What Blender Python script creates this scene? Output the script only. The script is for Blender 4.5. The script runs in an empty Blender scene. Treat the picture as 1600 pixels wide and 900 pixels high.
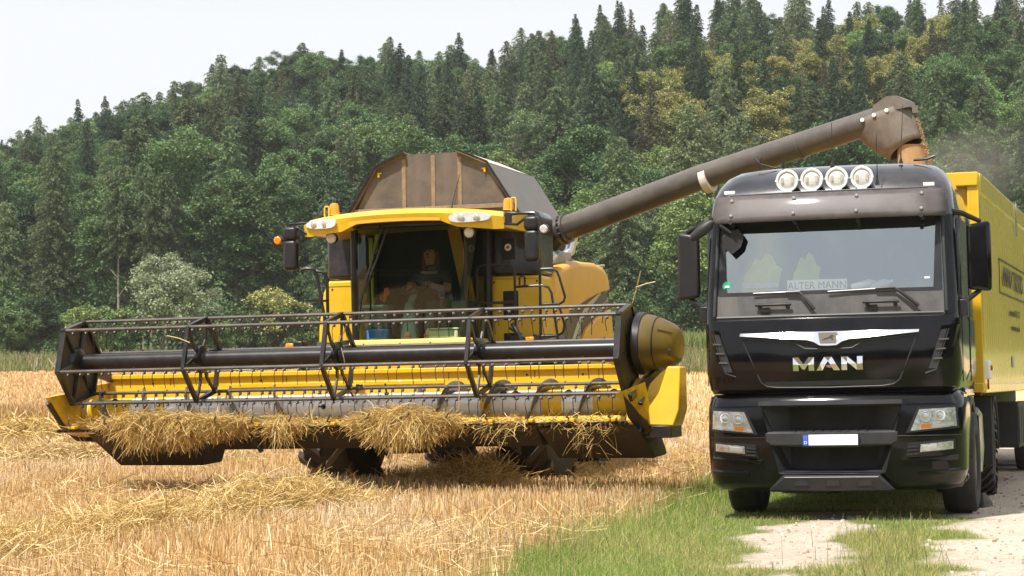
import bpy, bmesh, math, random
import numpy as np
from mathutils import Vector, Matrix
R = math.radians
rng = np.random.default_rng(7)
random.seed(7)
scene = bpy.context.scene
COL = scene.collection

# ------------------------------------------------------------------ helpers
def tag(o, label=None, cat=None, group=None, kind=None):
    if label: o['label'] = label
    if cat: o['category'] = cat
    if group: o['group'] = group
    if kind: o['kind'] = kind
    return o

def empty(name, loc, yaw=0.0, tilt=0.0):
    o = bpy.data.objects.new(name, None)
    o.empty_display_size = 0.3
    COL.objects.link(o)
    o.location = loc
    o.rotation_euler = (0, -tilt, -R(yaw))
    return o

class MB:
    """collects geometry for ONE mesh object"""
    def __init__(self):
        self.v = []; self.f = []; self.m = []
        self.mi = 0
    def mat(self, i): self.mi = i; return self
    def add(self, verts, faces):
        b = len(self.v)
        self.v += [tuple(map(float, p)) for p in verts]
        self.f += [tuple(b + i for i in f) for f in faces]
        self.m += [self.mi] * len(faces)
        return self
    def box(self, c, s, rot=None):
        x, y, z = (a / 2 for a in s)
        P = [Vector(p) for p in ((-x,-y,-z),(x,-y,-z),(x,y,-z),(-x,y,-z),(-x,-y,z),(x,-y,z),(x,y,z),(-x,y,z))]
        if rot is not None: P = [rot @ p for p in P]
        P = [p + Vector(c) for p in P]
        return self.add(P, [(0,3,2,1),(4,5,6,7),(0,1,5,4),(1,2,6,5),(2,3,7,6),(3,0,4,7)])
    def box2(self, lo, hi):
        return self.box([(a+b)/2 for a,b in zip(lo,hi)], [abs(b-a) for a,b in zip(lo,hi)])
    def bar(self, a, b, w, h, up=(0,0,1)):
        a, b = Vector(a), Vector(b); d = b - a; L = d.length; d.normalize()
        s = d.cross(Vector(up))
        if s.length < 1e-4: s = d.cross(Vector((1,0,0)))
        s.normalize(); u = s.cross(d)
        M = Matrix((s, d, u)).transposed()
        return self.box((a+b)/2, (w, L, h), M)
    def prism(self, poly, axis, lo, hi):
        """poly of 2D points in the two other axes (x: (y,z); y: (x,z); z: (x,y))"""
        n = len(poly)
        def P(p, t):
            return {'x': (t,p[0],p[1]), 'y': (p[0],t,p[1]), 'z': (p[0],p[1],t)}[axis]
        V = [P(p, lo) for p in poly] + [P(p, hi) for p in poly]
        F = [tuple(range(n))[::-1], tuple(range(n, 2*n))]
        F += [(i, (i+1) % n, n + (i+1) % n, n + i) for i in range(n)]
        return self.add(V, F)
    def tube(self, pts, r, n=8, cap=True, close=False):
        pts = [Vector(p) for p in pts]; m = len(pts)
        rs = r if isinstance(r, (list, tuple)) else [r] * m
        V = []; F = []
        prev = None
        for i in range(m):
            if close: d = pts[(i+1) % m] - pts[i-1]
            else: d = pts[min(i+1, m-1)] - pts[max(i-1, 0)]
            d.normalize()
            if prev is None:
                s = d.cross(Vector((0,0,1)))
                if s.length < 1e-3: s = d.cross(Vector((1,0,0)))
            else:
                s = prev - d * prev.dot(d)
            s.normalize(); prev = s
            u = d.cross(s)
            for k in range(n):
                a = 2 * math.pi * k / n
                V.append(pts[i] + (s * math.cos(a) + u * math.sin(a)) * rs[i])
        for i in range(m if close else m - 1):
            j = (i + 1) % m
            for k in range(n):
                k2 = (k + 1) % n
                F.append((i*n+k, i*n+k2, j*n+k2, j*n+k))
        if cap and not close:
            F.append(tuple(range(n))[::-1]); F.append(tuple((m-1)*n + k for k in range(n)))
        return self.add(V, F)
    def lathe(self, prof, c, axis, n=24, cap=True):
        """prof: (radius, offset along axis) from c"""
        c = Vector(c); d = Vector(axis).normalized()
        s = d.cross(Vector((0,0,1)))
        if s.length < 1e-3: s = d.cross(Vector((1,0,0)))
        s.normalize(); u = d.cross(s)
        V = []; F = []; m = len(prof)
        for (r, t) in prof:
            for k in range(n):
                a = 2*math.pi*k/n
                V.append(c + d*t + (s*math.cos(a) + u*math.sin(a)) * r)
        for i in range(m-1):
            for k in range(n):
                k2 = (k+1) % n
                F.append((i*n+k, i*n+k2, (i+1)*n+k2, (i+1)*n+k))
        if cap:
            F.append(tuple(range(n))[::-1]); F.append(tuple((m-1)*n+k for k in range(n)))
        return self.add(V, F)
    def rings(self, rings, closed=True, caps=(False, False)):
        n = len(rings[0]); V = [p for r in rings for p in r]; F = []
        for i in range(len(rings)-1):
            for k in range(n if closed else n-1):
                k2 = (k+1) % n
                F.append((i*n+k, i*n+k2, (i+1)*n+k2, (i+1)*n+k))
        if caps[0]: F.append(tuple(range(n))[::-1])
        if caps[1]: F.append(tuple((len(rings)-1)*n + k for k in range(n)))
        return self.add(V, F)
    def patch(self, quad, yf, off=0.0, nx=10, nz=6, th=0.0):
        """grid over an (x,z) quad BL,BR,TR,TL lying on the surface y=yf(x,z), moved out (towards -y) by off, th thick"""
        V = []; BL, BR, TR, TL = quad
        for j in range(nz+1):
            t = j/nz
            for i in range(nx+1):
                s = i/nx
                x = (BL[0]*(1-s)+BR[0]*s)*(1-t) + (TL[0]*(1-s)+TR[0]*s)*t
                z = (BL[1]*(1-s)+BR[1]*s)*(1-t) + (TL[1]*(1-s)+TR[1]*s)*t
                V.append((x, yf(x, z) - off, z))
        W = nx+1
        F = [(j*W+i, j*W+i+1, (j+1)*W+i+1, (j+1)*W+i) for j in range(nz) for i in range(nx)]
        if th > 0:
            nV = len(V)
            V = V + [(x, y+th, z) for (x, y, z) in V]
            edge = [i for i in range(nx)] + [j*W+nx for j in range(nz)] + [nz*W+i for i in range(nx, 0, -1)] + [j*W for j in range(nz, 0, -1)]
            m = len(edge)
            F += [(edge[k], nV+edge[k], nV+edge[(k+1) % m], edge[(k+1) % m]) for k in range(m)]
        return self.add(V, F)
    def build(self, name, mats, parent=None, smooth=35, bevel=0.0, seg=2):
        me = bpy.data.meshes.new(name)
        me.from_pydata(self.v, [], self.f)
        for m in (mats if isinstance(mats, (list, tuple)) else [mats]): me.materials.append(m)
        me.polygons.foreach_set('material_index', self.m)
        bm = bmesh.new(); bm.from_mesh(me)
        bmesh.ops.delete(bm, geom=[v for v in bm.verts if not v.link_faces], context='VERTS')
        bmesh.ops.recalc_face_normals(bm, faces=bm.faces)
        bm.to_mesh(me); bm.free()
        if smooth:
            me.shade_smooth(); me.set_sharp_from_angle(angle=R(smooth))
        o = bpy.data.objects.new(name, me); COL.objects.link(o)
        if parent: o.parent = parent
        if bevel > 0:
            b = o.modifiers.new('bevel', 'BEVEL'); b.width = bevel; b.segments = seg; b.limit_method = 'ANGLE'; b.angle_limit = R(40)
            b.harden_normals = False
        return o

def bulk(name, V, F4, mats, parent=None, smooth=False, mi=None, F3=None):
    """numpy mesh: V (n,3), F4 (m,4)"""
    me = bpy.data.meshes.new(name)
    V = np.asarray(V, np.float32); F4 = np.asarray(F4, np.int32).reshape(-1, 4)
    me.vertices.add(len(V)); me.vertices.foreach_set('co', V.ravel())
    n = len(F4)
    me.loops.add(n*4); me.loops.foreach_set('vertex_index', F4.ravel())
    me.polygons.add(n); me.polygons.foreach_set('loop_start', np.arange(n, dtype=np.int32)*4)
    for m in (mats if isinstance(mats, (list, tuple)) else [mats]): me.materials.append(m)
    if mi is not None: me.polygons.foreach_set('material_index', np.asarray(mi, np.int32))
    me.update(calc_edges=True); me.validate()
    if smooth: me.shade_smooth()
    o = bpy.data.objects.new(name, me); COL.objects.link(o)
    if parent: o.parent = parent
    return o

def text_mesh(name, s, size, mat, parent, M, extrude=0.002, spacing=1.0, xs=1.0):
    cu = bpy.data.curves.new(name, 'FONT'); cu.body = s; cu.size = size; cu.extrude = extrude
    cu.align_x = 'CENTER'; cu.align_y = 'CENTER'; cu.space_character = spacing
    t = bpy.data.objects.new(name + '_curve', cu); COL.objects.link(t)
    bpy.context.view_layer.update()
    dg = bpy.context.evaluated_depsgraph_get()
    me = bpy.data.meshes.new_from_object(t.evaluated_get(dg))
    bpy.data.objects.remove(t); 
    me.transform(Matrix.Diagonal((xs,1,1,1))); me.transform(M)
    me.materials.clear(); me.materials.append(mat)
    o = bpy.data.objects.new(name, me); COL.objects.link(o)
    if parent: o.parent = parent
    return o

FRONT = Matrix(((1,0,0,0),(0,0,-1,0),(0,1,0,0),(0,0,0,1)))      # text plane XY -> XZ facing -y
def place(M3, loc): return Matrix.Translation(loc) @ M3

# value noise for layouts
_H = rng.random((256, 256)).astype(np.float32)
def vnoise(x, y, s=1.0):
    x = np.asarray(x, float)/s + 1000.3; y = np.asarray(y, float)/s + 1000.7
    xi = np.floor(x).astype(int); yi = np.floor(y).astype(int)
    fx = x-xi; fy = y-yi; fx = fx*fx*(3-2*fx); fy = fy*fy*(3-2*fy)
    g = lambda a, b: _H[a % 256, b % 256]
    return (g(xi,yi)*(1-fx)+g(xi+1,yi)*fx)*(1-fy) + (g(xi,yi+1)*(1-fx)+g(xi+1,yi+1)*fx)*fy
def fbm(x, y, s): return .55*vnoise(x,y,s)+.3*vnoise(x,y,s*.45)+.15*vnoise(x,y,s*.2)

# ------------------------------------------------------------------ materials
def nodes(name):
    m = bpy.data.materials.new(name); m.use_nodes = True
    nt = m.node_tree; N = nt.nodes; L = nt.links
    return m, nt, N, L, N['Principled BSDF']

def pmat(name, col, rough=.5, metal=0., coat=0., var=0.0, vscale=6., dust=0.0, dustcol=(.32,.24,.15), dscale=3., rvar=0.0, bump=0.0, bscale=60., up=0.0, spec=.5, streak=None, specks=0.0):
    """painted / moulded surface: base colour with mottling, dust that lies in patches and on upward faces, roughness variation"""
    m, nt, N, L, B = nodes(name)
    B.inputs['Roughness'].default_value = rough; B.inputs['Metallic'].default_value = metal
    B.inputs['Coat Weight'].default_value = coat; B.inputs['Coat Roughness'].default_value = .05
    B.inputs['Specular IOR Level'].default_value = spec
    tc = N.new('ShaderNodeTexCoord')
    def noise(scale, detail=5, rough_=.6, vec=None):
        n = N.new('ShaderNodeTexNoise'); n.inputs['Scale'].default_value = scale; n.inputs['Detail'].default_value = detail
        n.inputs['Roughness'].default_value = rough_
        L.new(vec if vec else tc.outputs['Object'], n.inputs['Vector']); return n.outputs['Fac']
    def mapr(src, a, b, c, d):
        r = N.new('ShaderNodeMapRange'); L.new(src, r.inputs[0])
        for i, v in enumerate((a,b,c,d)): r.inputs[i+1].default_value = v
        return r.outputs[0]
    def mix(f, a, b):
        x = N.new('ShaderNodeMix'); x.data_type = 'RGBA'
        if isinstance(f, float): x.inputs[0].default_value = f
        else: L.new(f, x.inputs[0])
        for s, v in ((6, a), (7, b)):
            if isinstance(v, tuple): x.inputs[s].default_value = (*v, 1)
            else: L.new(v, x.inputs[s])
        return x.outputs[2]
    c = tuple(col)
    if var > 0:
        f = mapr(noise(vscale), .3, .7, 0, 1)
        c = mix(f, tuple(a*(1-var) for a in col), tuple(min(1, a*(1+var)) for a in col))
    if dust > 0:
        f = mapr(noise(dscale, 8, .7), .42, .75, 0, 1)
        if streak:
            mp = N.new('ShaderNodeMapping'); mp.inputs['Scale'].default_value = streak; L.new(tc.outputs['Object'], mp.inputs[0])
            f2 = mapr(noise(1.0, 6, .6, mp.outputs[0]), .45, .7, 0, 1)
            a = N.new('ShaderNodeMath'); a.operation = 'MAXIMUM'; L.new(f, a.inputs[0]); L.new(f2, a.inputs[1]); f = a.outputs[0]
        if up > 0:
            g = N.new('ShaderNodeNewGeometry'); s = N.new('ShaderNodeSeparateXYZ'); L.new(g.outputs['Normal'], s.inputs[0])
            u = mapr(s.outputs[2], .2, .9, 0, up)
            a = N.new('ShaderNodeMath'); a.operation = 'ADD'; L.new(f, a.inputs[0]); L.new(u, a.inputs[1]); f = a.outputs[0]
        k = N.new('ShaderNodeMath'); k.operation = 'MULTIPLY'; k.use_clamp = True; L.new(f, k.inputs[0]); k.inputs[1].default_value = dust
        c = mix(k.outputs[0], c, tuple(dustcol))
        rr = mapr(k.outputs[0], 0, 1, rough, min(1, rough+.5)); L.new(rr, B.inputs['Roughness'])
    elif rvar > 0:
        L.new(mapr(noise(9), .3, .7, max(0.02, rough-rvar), rough+rvar), B.inputs['Roughness'])
    if specks > 0:
        vo = N.new('ShaderNodeTexVoronoi'); vo.inputs['Scale'].default_value = 55; L.new(tc.outputs['Object'], vo.inputs['Vector'])
        sp = mapr(vo.outputs['Distance'], .06, .11, specks, 0)
        gate = mapr(noise(2.2, 3), .5, .62, 0, 1)
        k = N.new('ShaderNodeMath'); k.operation = 'MULTIPLY'; L.new(sp, k.inputs[0]); L.new(gate, k.inputs[1])
        c = mix(k.outputs[0], c, tuple(dustcol))
    if isinstance(c, tuple): B.inputs['Base Color'].default_value = (*c, 1)
    else: L.new(c, B.inputs['Base Color'])
    if bump > 0:
        b = N.new('ShaderNodeBump'); b.inputs['Strength'].default_value = bump; b.inputs['Distance'].default_value = .01
        L.new(noise(bscale), b.inputs['Height']); L.new(b.outputs[0], B.inputs['Normal'])
    return m

def blade_mat(name, stops, objvar=0.0, trans=.25, rough=.6, spec=.25):
    """thin plant matter: a colour ramp by island, some light passing through"""
    m, nt, N, L, B = nodes(name)
    g = N.new('ShaderNodeNewGeometry'); rp = N.new('ShaderNodeValToRGB')
    els = rp.color_ramp.elements
    while len(els) < len(stops): els.new(.5)
    for e, (p, c) in zip(els, stops): e.position = p; e.color = (*c, 1)
    L.new(g.outputs['Random Per Island'], rp.inputs[0])
    c = rp.outputs[0]
    if objvar > 0:
        oi = N.new('ShaderNodeObjectInfo'); hs = N.new('ShaderNodeHueSaturation')
        def mr(src, a, b):
            r = N.new('ShaderNodeMapRange'); L.new(src, r.inputs[0]); r.inputs[3].default_value = a; r.inputs[4].default_value = b; return r.outputs[0]
        L.new(mr(oi.outputs['Random'], 1-objvar, 1+objvar), hs.inputs['Value'])
        w = N.new('ShaderNodeMath'); w.operation = 'MULTIPLY'; w.inputs[1].default_value = 7.31; L.new(oi.outputs['Random'], w.inputs[0])
        fr = N.new('ShaderNodeMath'); fr.operation = 'FRACT'; L.new(w.outputs[0], fr.inputs[0])
        L.new(mr(fr.outputs[0], .478, .518), hs.inputs['Hue'])
        L.new(c, hs.inputs['Color']); c = hs.outputs[0]
    L.new(c, B.inputs['Base Color']); B.inputs['Roughness'].default_value = rough; B.inputs['Specular IOR Level'].default_value = spec
    if trans > 0:
        t = N.new('ShaderNodeBsdfTranslucent'); L.new(c, t.inputs[0])
        mx = N.new('ShaderNodeMixShader'); mx.inputs[0].default_value = trans
        L.new(B.outputs[0], mx.inputs[1]); L.new(t.outputs[0], mx.inputs[2]); L.new(mx.outputs[0], N['Material Output'].inputs[0])
    return m

def glass_mat(name, tint, refl, f0=0.04, rough=0.0):
    """thin sheet of glass: tinted see-through plus a mirror layer that grows towards grazing angles"""
    m, nt, N, L, B = nodes(name)
    N.remove(B)
    t = N.new('ShaderNodeBsdfTransparent'); t.inputs[0].default_value = (*tint, 1)
    g = N.new('ShaderNodeBsdfGlossy'); g.inputs['Roughness'].default_value = rough; g.inputs[0].default_value = (.93,1,.965,1)
    lw = N.new('ShaderNodeLayerWeight'); lw.inputs[0].default_value = .3
    r = N.new('ShaderNodeMapRange'); L.new(lw.outputs['Fresnel'], r.inputs[0]); r.inputs[3].default_value = f0; r.inputs[4].default_value = refl
    mx = N.new('ShaderNodeMixShader'); L.new(r.outputs[0], mx.inputs[0]); L.new(t.outputs[0], mx.inputs[1]); L.new(g.outputs[0], mx.inputs[2])
    L.new(mx.outputs[0], N['Material Output'].inputs[0])
    return m

M = {}
M['yellow'] = pmat('harvester_yellow', (.80,.50,.013), .32, coat=.3, var=.06, dust=.2, dustcol=(.42,.28,.12), dscale=2.2, up=.5)
M['yellow_dusty'] = pmat('harvester_yellow_dusty', (.74,.40,.03), .42, var=.08, vscale=2, dust=.35, dustcol=(.58,.36,.13), dscale=1.6)
M['yellow_pale'] = pmat('harvester_yellow_pale', (.80,.52,.10), .4, var=.06, dust=.35, dustcol=(.62,.46,.24), dscale=3, up=.4)
M['yellow_worn'] = pmat('header_yellow_worn', (.78,.48,.013), .35, var=.07, dust=.7, dustcol=(.07,.05,.03), dscale=5.5)
M['mustard'] = pmat('mustard_cover', (.125,.085,.018), .4, coat=.1, var=.14, vscale=3, dust=.5, dustcol=(.10,.075,.04), dscale=2)
M['black_gloss'] = pmat('dark_harvester_panel', (.022,.022,.026), .22, coat=.5, var=.2, dust=.22, dustcol=(.24,.17,.11), dscale=2.4)
M['tank'] = pmat('dusty_tank_steel', (.085,.071,.060), .5, var=.22, vscale=4, dust=.5, dustcol=(.25,.19,.145), dscale=2.6, streak=(1.6,3,.25))
M['tank_side'] = pmat('tank_flap_grey', (.13,.115,.10), .42, var=.12, vscale=5, dust=.35, dustcol=(.33,.27,.2), dscale=2)
M['streak'] = pmat('tank_rust_dust', (.23,.165,.105), .7, var=.25, vscale=14, dust=.4, dustcol=(.16,.11,.08), dscale=9)
M['pipe'] = pmat('auger_pipe_grey', (.075,.064,.054), .38, coat=.15, var=.12, vscale=3, dust=.3, dustcol=(.25,.205,.165), dscale=1.5, up=.6)
M['rubber_hood'] = pmat('spout_rubber', (.15,.125,.10), .62, var=.18, vscale=8, dust=.4, dustcol=(.30,.245,.19), dscale=4, bump=.25, bscale=40)
M['frame_black'] = pmat('black_frame_paint', (.010,.010,.010), .3, var=.2, dust=.12, dustcol=(.16,.11,.07), dscale=6, up=.2)
M['plate_dark'] = pmat('reel_end_sheet', (.05,.04,.028), .4, var=.3, vscale=4, dust=.5, dustcol=(.12,.08,.035), dscale=3)
M['bar'] = pmat('tine_bar_steel', (.085,.075,.07), .36, metal=.3, var=.15, dust=.25, dustcol=(.30,.24,.19), dscale=8, up=.35)
M['tine'] = pmat('tine_wire', (.05,.05,.05), .35, metal=.6)
M['coil_glint'] = pmat('tine_glint_steel', (.8,.8,.8), .25, metal=1.0)
M['drum'] = pmat('auger_worn_steel', (.90,.88,.86), .22, metal=.12, coat=.3, var=.06, vscale=5, dust=.18, dustcol=(.25,.19,.15), dscale=4.5, streak=(.5,4,4))
M['flight'] = pmat('auger_flight_steel', (.25,.22,.19), .35, metal=.7, var=.2, dust=.4, dustcol=(.09,.06,.04), dscale=5)
M['under'] = pmat('under_pan_brown', (.030,.022,.014), .5, var=.25, vscale=4, dust=.4, dustcol=(.075,.052,.03), dscale=3, bump=.2, bscale=18)
M['dark'] = pmat('dark_chassis', (.012,.012,.012), .6, var=.3)
M['lug'] = pmat('tyre_lug_rubber', (.085,.08,.073), .7, var=.2, vscale=9, dust=.4, dustcol=(.16,.125,.09), dscale=5)
M['tyre'] = pmat('tyre_rubber', (.022,.021,.020), .78, var=.25, vscale=9, dust=.55, dustcol=(.12,.095,.07), dscale=5)
M['rim_grey'] = pmat('rim_grey', (.35,.34,.32), .45, var=.15, dust=.4, dscale=5)
M['maroon'] = pmat('feeder_mouth_sheet', (.09,.05,.045), .5, var=.2, dust=.4, dustcol=(.2,.13,.09))
M['plastic'] = pmat('black_plastic', (.011,.011,.012), .38, var=.15, dust=.07, dustcol=(.15,.13,.1), dscale=5)
M['plastic_grey'] = pmat('grey_plastic', (.022,.023,.026), .5, var=.15, dust=.14, dustcol=(.14,.125,.11), dscale=5)
M['scuttle'] = pmat('scuttle_grey', (.07,.068,.068), .5, var=.12, dust=.4, dustcol=(.22,.2,.18), dscale=5, streak=(8,3,.6))
M['truck_black'] = pmat('truck_black_lacquer', (.004,.004,.005), .09, coat=.12, var=.2, dust=.02, dustcol=(.3,.25,.2), dscale=3, specks=.3, spec=.3)
M['truck_roof'] = pmat('truck_roof_lacquer', (.016,.016,.021), .2, coat=.9, var=.2, dust=.2, dustcol=(.22,.19,.18), dscale=1.6)
M['visor'] = pmat('visor_smoked', (.085,.075,.073), .42, coat=.08, spec=.25, var=.2, dust=.22, dustcol=(.26,.22,.2), dscale=1.5, streak=(1,3,8))
M['chrome'] = pmat('chrome', (.86,.86,.87), .06, metal=1.0)
M['steel'] = pmat('brushed_steel', (.6,.6,.6), .28, metal=1.0, var=.1)
M['white'] = pmat('white_plastic', (.9,.9,.88), .4, var=.03)
M['white_band'] = pmat('weathered_white', (.62,.58,.52), .5, var=.1, dust=.3)
M['red'] = pmat('red_plastic', (.5,.02,.02), .35)
M['orange'] = pmat('orange_plastic', (.85,.18,.01), .35)
M['blue'] = pmat('blue_plastic', (.03,.16,.45), .4)
M['eu_blue'] = pmat('plate_blue', (.01,.13,.55), .35)
M['teal'] = pmat('teal_plastic', (.16,.29,.30), .45, var=.08)
M['green_box'] = pmat('pale_green_plastic', (.42,.5,.33), .5)
M['ink'] = pmat('dark_lettering', (.03,.03,.035), .5)
M['ink_grey'] = pmat('grey_lettering', (.06,.065,.06), .6)
M['decal_white'] = pmat('decal_white', (.55,.52,.46), .5, var=.1)
M['decal_dark'] = pmat('decal_charcoal', (.05,.047,.04), .35, var=.15, dust=.3, dustcol=(.2,.15,.09))
M['mesh_grille'] = pmat('grille_mesh', (.02,.02,.02), .6, var=.3, vscale=3, dust=.5, dustcol=(.09,.08,.065), dscale=4, bump=1.0, bscale=260)
M['trailer'] = pmat('trailer_yellow', (.76,.46,.012), .3, coat=.5, var=.04, dust=.12, dscale=2)
M['trailer_side'] = pmat('trailer_yellow_raised', (.86,.63,.04), .25, coat=.5, var=.04, dust=.15, dustcol=(.5,.4,.15), dscale=.6)  # lighter than the front wall's yellow, raised to make up for the unlit side
M['amber'] = pmat('amber_lens', (.9,.30,.01), .15, coat=.6)
M['clear_lens'] = glass_mat('lamp_glass', (.95,.96,.96), .7, .08)
M['reflector'] = pmat('lamp_reflector', (.85,.85,.84), .12, metal=1.0, bump=.6, bscale=45)
M['lamp_white'] = pmat('lamp_fluted_glass', (.66,.67,.66), .12, coat=.8, var=.12, vscale=22, bump=.5, bscale=60)
M['lamp_inner'] = pmat('lamp_inner_silver', (.66,.66,.65), .18, metal=.9, var=.35, vscale=18, bump=.8, bscale=35)
M['lamp_warm'] = pmat('lamp_bulb_warm', (.66,.58,.50), .2, metal=.4, var=.2, vscale=20)
M['ws_truck'] = glass_mat('truck_windscreen', (.97,1,.985), .9, .37)
M['ws_comb'] = glass_mat('harvester_windscreen', (.50,.57,.48), .38, .035)
M['side_glass'] = glass_mat('side_window_glass', (.32,.36,.34), .8, .08)
M['mirror_face'] = pmat('mirror_face', (.5,.52,.55), .04, metal=1.0)
M['hivis'] = pmat('hi_vis_fabric', (.75,.95,.12), .8, var=.15, vscale=8)
M['skin'] = pmat('skin', (.50,.27,.19), .55, var=.08)
M['hair'] = pmat('hair_brown', (.16,.075,.035), .7, var=.3, vscale=30)
M['shirt'] = pmat('dark_shirt', (.06,.06,.05), .85, var=.2)
M['jeans'] = pmat('jeans', (.07,.09,.09), .85, var=.2, vscale=20)
M['seat_cloth'] = pmat('seat_cloth', (.035,.035,.038), .85, var=.2)
M['interior'] = pmat('cab_interior', (.018,.018,.015), .7, var=.2)
M['interior_lit'] = pmat('cab_trim_grey', (.16,.16,.155), .7, var=.1)
M['grain'] = pmat('wheat_grain', (.50,.30,.14), .7, var=.35, vscale=120, bump=1, bscale=180)
M['leather'] = pmat('worn_leather', (.05,.042,.038), .6, var=.3, vscale=20, dust=.4)
STRAW = [(0,(.34,.21,.075)),(.3,(.58,.40,.16)),(.7,(.74,.55,.26)),(1,(.86,.72,.43))]
M['straw'] = blade_mat('straw', STRAW, trans=.2, rough=.45, spec=.4)
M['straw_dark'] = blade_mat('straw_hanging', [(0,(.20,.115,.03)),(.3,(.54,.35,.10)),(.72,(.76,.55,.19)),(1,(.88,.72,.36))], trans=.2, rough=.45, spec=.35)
M['stubble'] = blade_mat('stubble', [(0,(.30,.165,.06)),(.3,(.60,.385,.155)),(.7,(.80,.58,.29)),(1,(.90,.75,.48))], trans=.2)
M['stubble_pale'] = blade_mat('stubble_bleached', [(0,(.42,.28,.14)),(.35,(.70,.52,.30)),(1,(.90,.78,.58))], trans=.2)
M['grass_dry'] = blade_mat('grass_yellowed', [(0,(.20,.22,.05)),(.4,(.36,.37,.10)),(.75,(.52,.47,.19)),(1,(.60,.48,.26))], trans=.3)
M['wheat'] = blade_mat('standing_wheat', [(0,(.40,.23,.09)),(.4,(.62,.42,.20)),(1,(.78,.60,.36))], trans=.2)
M['grass'] = blade_mat('grass', [(0,(.12,.19,.035)),(.3,(.22,.32,.06)),(.65,(.34,.44,.10)),(.88,(.46,.48,.16)),(1,(.58,.50,.24))], trans=.35)
M['weeds'] = blade_mat('meadow_grass', [(0,(.12,.16,.04)),(.5,(.25,.26,.09)),(.8,(.40,.33,.18)),(1,(.48,.36,.26))], trans=.3)
M['maize'] = blade_mat('maize', [(0,(.09,.14,.035)),(.6,(.19,.25,.07)),(.9,(.30,.30,.10)),(1,(.45,.36,.18))], trans=.3)
M['bark'] = pmat('bark', (.16,.115,.085), .9, var=.35, vscale=3, bump=.5, bscale=8)
M['bark_pale'] = pmat('bark_pale', (.36,.28,.22), .9, var=.25, vscale=2)
# ================================================================== COMBINE HARVESTER
cb = empty('combine_harvester', (-1.037, 28.438, 0), 17.04, .0105)
tag(cb, 'yellow combine harvester with raised reel header, unloading grain beside the truck', 'combine harvester')

def wheel(parent, x, y, z, rad, w, rim_r, lugs, name='wheel', out=1):
    """agricultural or truck wheel about the local x axis"""
    t = MB()
    h = w/2
    prof = [(rim_r, -h*.82), (rim_r+.06*rad, -h*.95), (rad*.82, -h), (rad*.95, -h*.93), (rad, -h*.75), (rad, h*.75), (rad*.95, h*.93), (rad*.82, h), (rim_r+.06*rad, h*.95), (rim_r, h*.82)]
    t.lathe(prof, (x,y,z), (1,0,0), 48, cap=False)
    if lugs:
        t.mat(1)
        for k in range(lugs):
            for s in (-1, 1):
                a = 2*math.pi*(k + (.5 if s > 0 else 0))/lugs
                # a slanted bar lying on the tread from the centre to the shoulder
                def P(u, dr):
                    aa = a + u*0.34
                    rr = rad + dr - (.03 if u > .85 else 0)
                    return Vector((x + s*(.02 + u*h*.97), y + math.sin(aa)*rr, z + math.cos(aa)*rr))
                da = .07 if rad > .55 else .045
                V = []
                for u in (0, .5, 1.0):
                    for dr, d in ((-.03,-da),(.075*rad,-da*.7),(.075*rad,da*.7),(-.03,da)):
                        aa = a + u*0.34 + d*(1 if u < .9 else 1.1); rr = rad + dr - (.02 if u > .85 else 0)
                        V.append((x + s*(.02 + u*h*.99), y + math.sin(aa)*rr, z + math.cos(aa)*rr))
                F = []
                for i in range(2):
                    for q in range(3): F.append((i*4+q, i*4+q+1, i*4+4+q+1, i*4+4+q))
                F += [(0,1,2,3), (8,9,10,11)]
                t.add(V, F)
    W = t.build(name, [M['tyre'], M['lug']], parent, smooth=40)
    r = MB()
    r.lathe([(rim_r+.015, -h*.85), (rim_r-.02, -h*.6), (rim_r-.05, 0), (rim_r-.02, h*.6), (rim_r+.015, h*.85)], (x,y,z), (1,0,0), 36, cap=False)
    r.lathe([(rim_r-.03, out*h*.35), (rim_r*.6, out*h*.25), (rim_r*.3, out*h*.5), (rim_r*.1, out*h*.55)], (x,y,z), (1,0,0), 36, cap=True)
    for k in range(10):
        a = 2*math.pi*k/10
        r.lathe([(.022, 0), (.022, .05)], (x + out*h*.42, y+math.cos(a)*rim_r*.42, z+math.sin(a)*rim_r*.42), (out,0,0), 6)
    r.build('rim', M['rim_grey'], W, smooth=40)
    return W
wheel(cb, -1.30, 0, .95, .95, .66, .46, 15, out=-1)
wheel(cb, 1.46, 0, .95, .95, .66, .46, 15, out=1)
wheel(cb, -1.1, 3.9, .62, .62, .48, .32, 15, out=-1)
wheel(cb, 1.1, 3.9, .62, .62, .48, .32, 15, out=1)

b = MB()
b.box2((-.95,-.18,.62),(.95,.18,1.0))                 # front axle
b.box2((-1.1,3.8,.5),(1.1,4.0,.72))
b.box2((-.9,-.1,.85),(.9,6.2,1.5))
b.box2((-1.35,.1,1.1),(1.35,5.8,1.55))
b.build('chassis', M['dark'], cb, bevel=.03)

# body behind the cab
b = MB()
b.prism([(-1.34,1.25),(1.34,1.25),(1.42,2.2),(1.36,2.78),(-1.36,2.78),(-1.42,2.2)], 'y', .3, 3.45)
b.prism([(1.0,2.6),(6.2,2.4),(5.6,2.7),(1.2,2.98)], 'x', -.75, .75); b.prism([(3.3,1.25),(6.3,1.1),(6.3,2.45),(3.3,2.65)], 'x', -.8, .8)
b.build('rear_body', M['yellow_dusty'], cb, bevel=.08, seg=3)

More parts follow.
